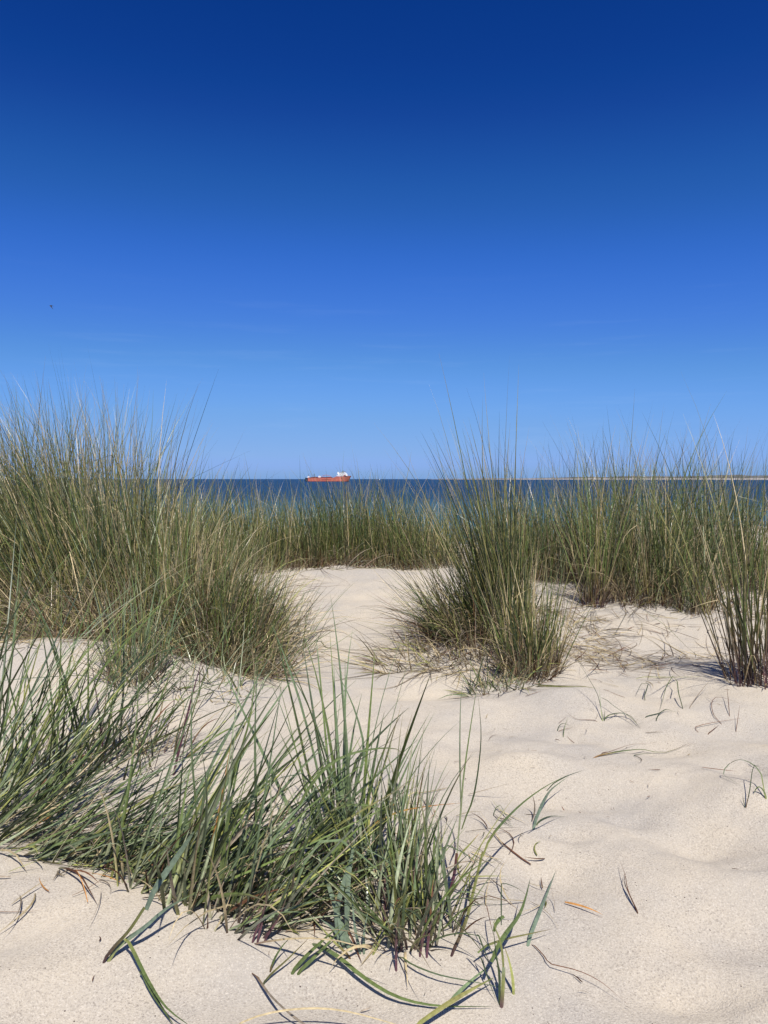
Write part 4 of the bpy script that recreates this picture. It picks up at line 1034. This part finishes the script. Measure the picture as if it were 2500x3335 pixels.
leaf(root, c, [(2428, 2634, 0.0), (2420, 2605, 0.015), (2417, 2588, 0.025)], 0.0030, DARK, m=6)
root, c = plant(2215, 2312, 'bent green leaf standing like an arch on the open sand below the right edge tuft')
leaf(root, c, [(2226, 2312, 0.0), (2210, 2260, 0.04), (2204, 2215, 0.07), (2192, 2200, 0.078), (2172, 2230, 0.055), (2155, 2290, 0.015), (2146, 2320, 0.002)], 0.0055, GREEN * 0.9, DARK, m=14)
leaf(root, c, [(2100, 2275, 0.01), (2097, 2270, 0.02), (2110, 2225, 0.05), (2090, 2225, 0.045), (2070, 2265, 0.01)], 0.0055, DARK, m=10)
leaf(root, c, [(2072, 2204, 0.02), (2150, 2205, 0.022), (2230, 2205, 0.022), (2300, 2203, 0.012)], 0.0050, YELL, m=10)
leaf(root, c, [(2092, 2340, 0.001), (2140, 2325, 0.004), (2170, 2310, 0.012), (2185, 2316, 0.006), (2210, 2320, 0.001)], 0.0045, DARK, m=10)
leaf(root, c, [(2134, 2352, 0.0), (2146, 2325, 0.016), (2170, 2309, 0.02), (2190, 2318, 0.006)], 0.0045, DARK, m=9)
leaf(root, c, [(2100, 1985, 0.18), (2180, 2050, 0.13), (2240, 2110, 0.09), (2330, 2180, 0.04), (2402, 2228, 0.0)], 0.0045, YELL * 0.6, GREEN, ORANGE, m=12)
root, c = plant(2390, 2385, 'dry broken stalks and wiry curved straws on the sand under the right edge tuft', 'straw', 'dry_straw')
leaf(root, c, [(2395, 2388, 0.0), (2404, 2330, 0.04), (2409, 2290, 0.07)], 0.003, RUST, m=7, name='straw_stem', mat=M_DRY)
leaf(root, c, [(2360, 2365, 0.002), (2325, 2330, 0.01), (2318, 2285, 0.02), (2345, 2270, 0.025), (2435, 2300, 0.004)], 0.0035, RUST, m=12, name='straw_stem', mat=M_DRY)
leaf(root, c, [(2285, 2392, 0.002), (2262, 2372, 0.006), (2280, 2362, 0.012), (2340, 2350, 0.012), (2420, 2338, 0.004)], 0.003, RUST * 1.3, m=11, name='straw_stem', mat=M_DRY)
leaf(root, c, [(2240, 2310, 0.002), (2275, 2260, 0.035), (2320, 2205, 0.06)], 0.004, GREYST, m=8, name='straw_stem', mat=M_DRY)
leaf(root, c, [(2300, 2394, 0.002), (2342, 2360, 0.004)], 0.004, RUST, m=6, name='straw_stem', mat=M_DRY)
leaf(root, c, [(2376, 2338, 0.0), (2372, 2290, 0.03), (2366, 2225, 0.065)], 0.0035, RUST * 0.8, m=7, name='straw_stem', mat=M_DRY)
root, c = plant(1603, 2245, 'single upright stubby dark green shoot in front of the clump right of the path')
leaf(root, c, [(1585, 2243, 0.0), (1588, 2180, 0.06), (1580, 2100, 0.13)], 0.0065, DARK * 1.2, GREEN, m=8)
leaf(root, c, [(1583, 2242, 0.0), (1575, 2215, 0.03)], 0.005, DARK, m=6)
leaf(root, c, [(1600, 2243, 0.0), (1612, 2230, 0.012), (1640, 2235, 0.01), (1675, 2256, 0.002)], 0.006, GREEN, m=9)
root, c = plant(2000, 2100, 'fan of long dark wiry blades drooping over the sand below the purple stemmed tuft', 'grass', 'marram_grass_tuft')
for k, (a, b, cc) in enumerate([((1935, 1980), (1960, 2040), (2010, 2090)), ((1930, 1985), (1945, 2050), (1990, 2105)), ((1925, 1985), (1925, 2060), (1930, 2115)),
                                ((2060, 1990), (2090, 2030), (2110, 2080)), ((1940, 1975), (1890, 2030), (1870, 2090)), ((1930, 1970), (1870, 2010), (1830, 2050)),
                                ((2045, 1985), (2010, 2050), (1970, 2110)), ((2090, 1960), (2050, 2010), (2045, 2060))]):
    leaf(root, c, [(a[0], a[1], 0.01), (b[0], b[1], 0.06), (cc[0], cc[1], 0.003)], 0.0036, DARK * 0.9, PURP, m=9)

# --- loose litter on the sand
def litter(n, x0, x1, y0, y1, L0, L1, w, mix, keep=None):
    x = RNG.uniform(x0, x1, n); y = RNG.uniform(y0, y1, n)
    if keep is not None:
        k = keep(x, y); x, y = x[k], y[k]
    n = len(x)
    an = RNG.uniform(0, 2 * np.pi, n)
    base = np.stack([x, y, H(x, y) + 0.004], -1)
    v = np.stack([np.cos(an), np.sin(an)], -1) * RNG.uniform(1.25, 1.6, (n, 1))
    mid = pick(mix, n)
    return blades(base, v, RNG.uniform(L0, L1, n), w * RNG.uniform(0.6, 1.3, n), 6, RNG.uniform(-0.1, 0.5, n), 1.5, mid, mid * 0.8, mid, 0.25, None, RNG.normal(0, 0.7, n))


ps = [litter(760, -2.0, -0.35, 2.45, 3.3, 0.03, 0.22, 0.0030, dict(s=4, w=4, r=2)),
      litter(700, 0.15, 1.0, 2.6, 3.4, 0.03, 0.25, 0.0030, dict(s=4, w=4, r=2)),
      litter(760, 0.8, 2.2, 2.5, 4.6, 0.03, 0.22, 0.0030, dict(s=3, w=4, r=4)),
      litter(160, -1.0, 1.3, 5.0, 6.4, 0.05, 0.25, 0.004, dict(w=4, r=4)),
      litter(90, 0.3, 1.4, 1.7, 2.7, 0.01, 0.08, 0.0020, dict(w=3, r=4, s=2)),
      litter(220, -0.75, 0.3, 1.15, 1.6, 0.02, 0.12, 0.0026, dict(s=3, w=3, a=1, y=1, r=2)),
      litter(60, -0.5, 1.0, 0.9, 1.9, 0.003, 0.02, 0.0016, dict(r=4, w=2))]
V = np.concatenate([p[0] for p in ps]); C = np.concatenate([p[1] for p in ps])
lo = joined('dry_grass_litter', V, C, None, M_DRY, (0, 0, 0))
tag(lo, 'loose dry straw bits scattered over the sand', 'litter', None, 'stuff')

SC.render.film_transparent = False
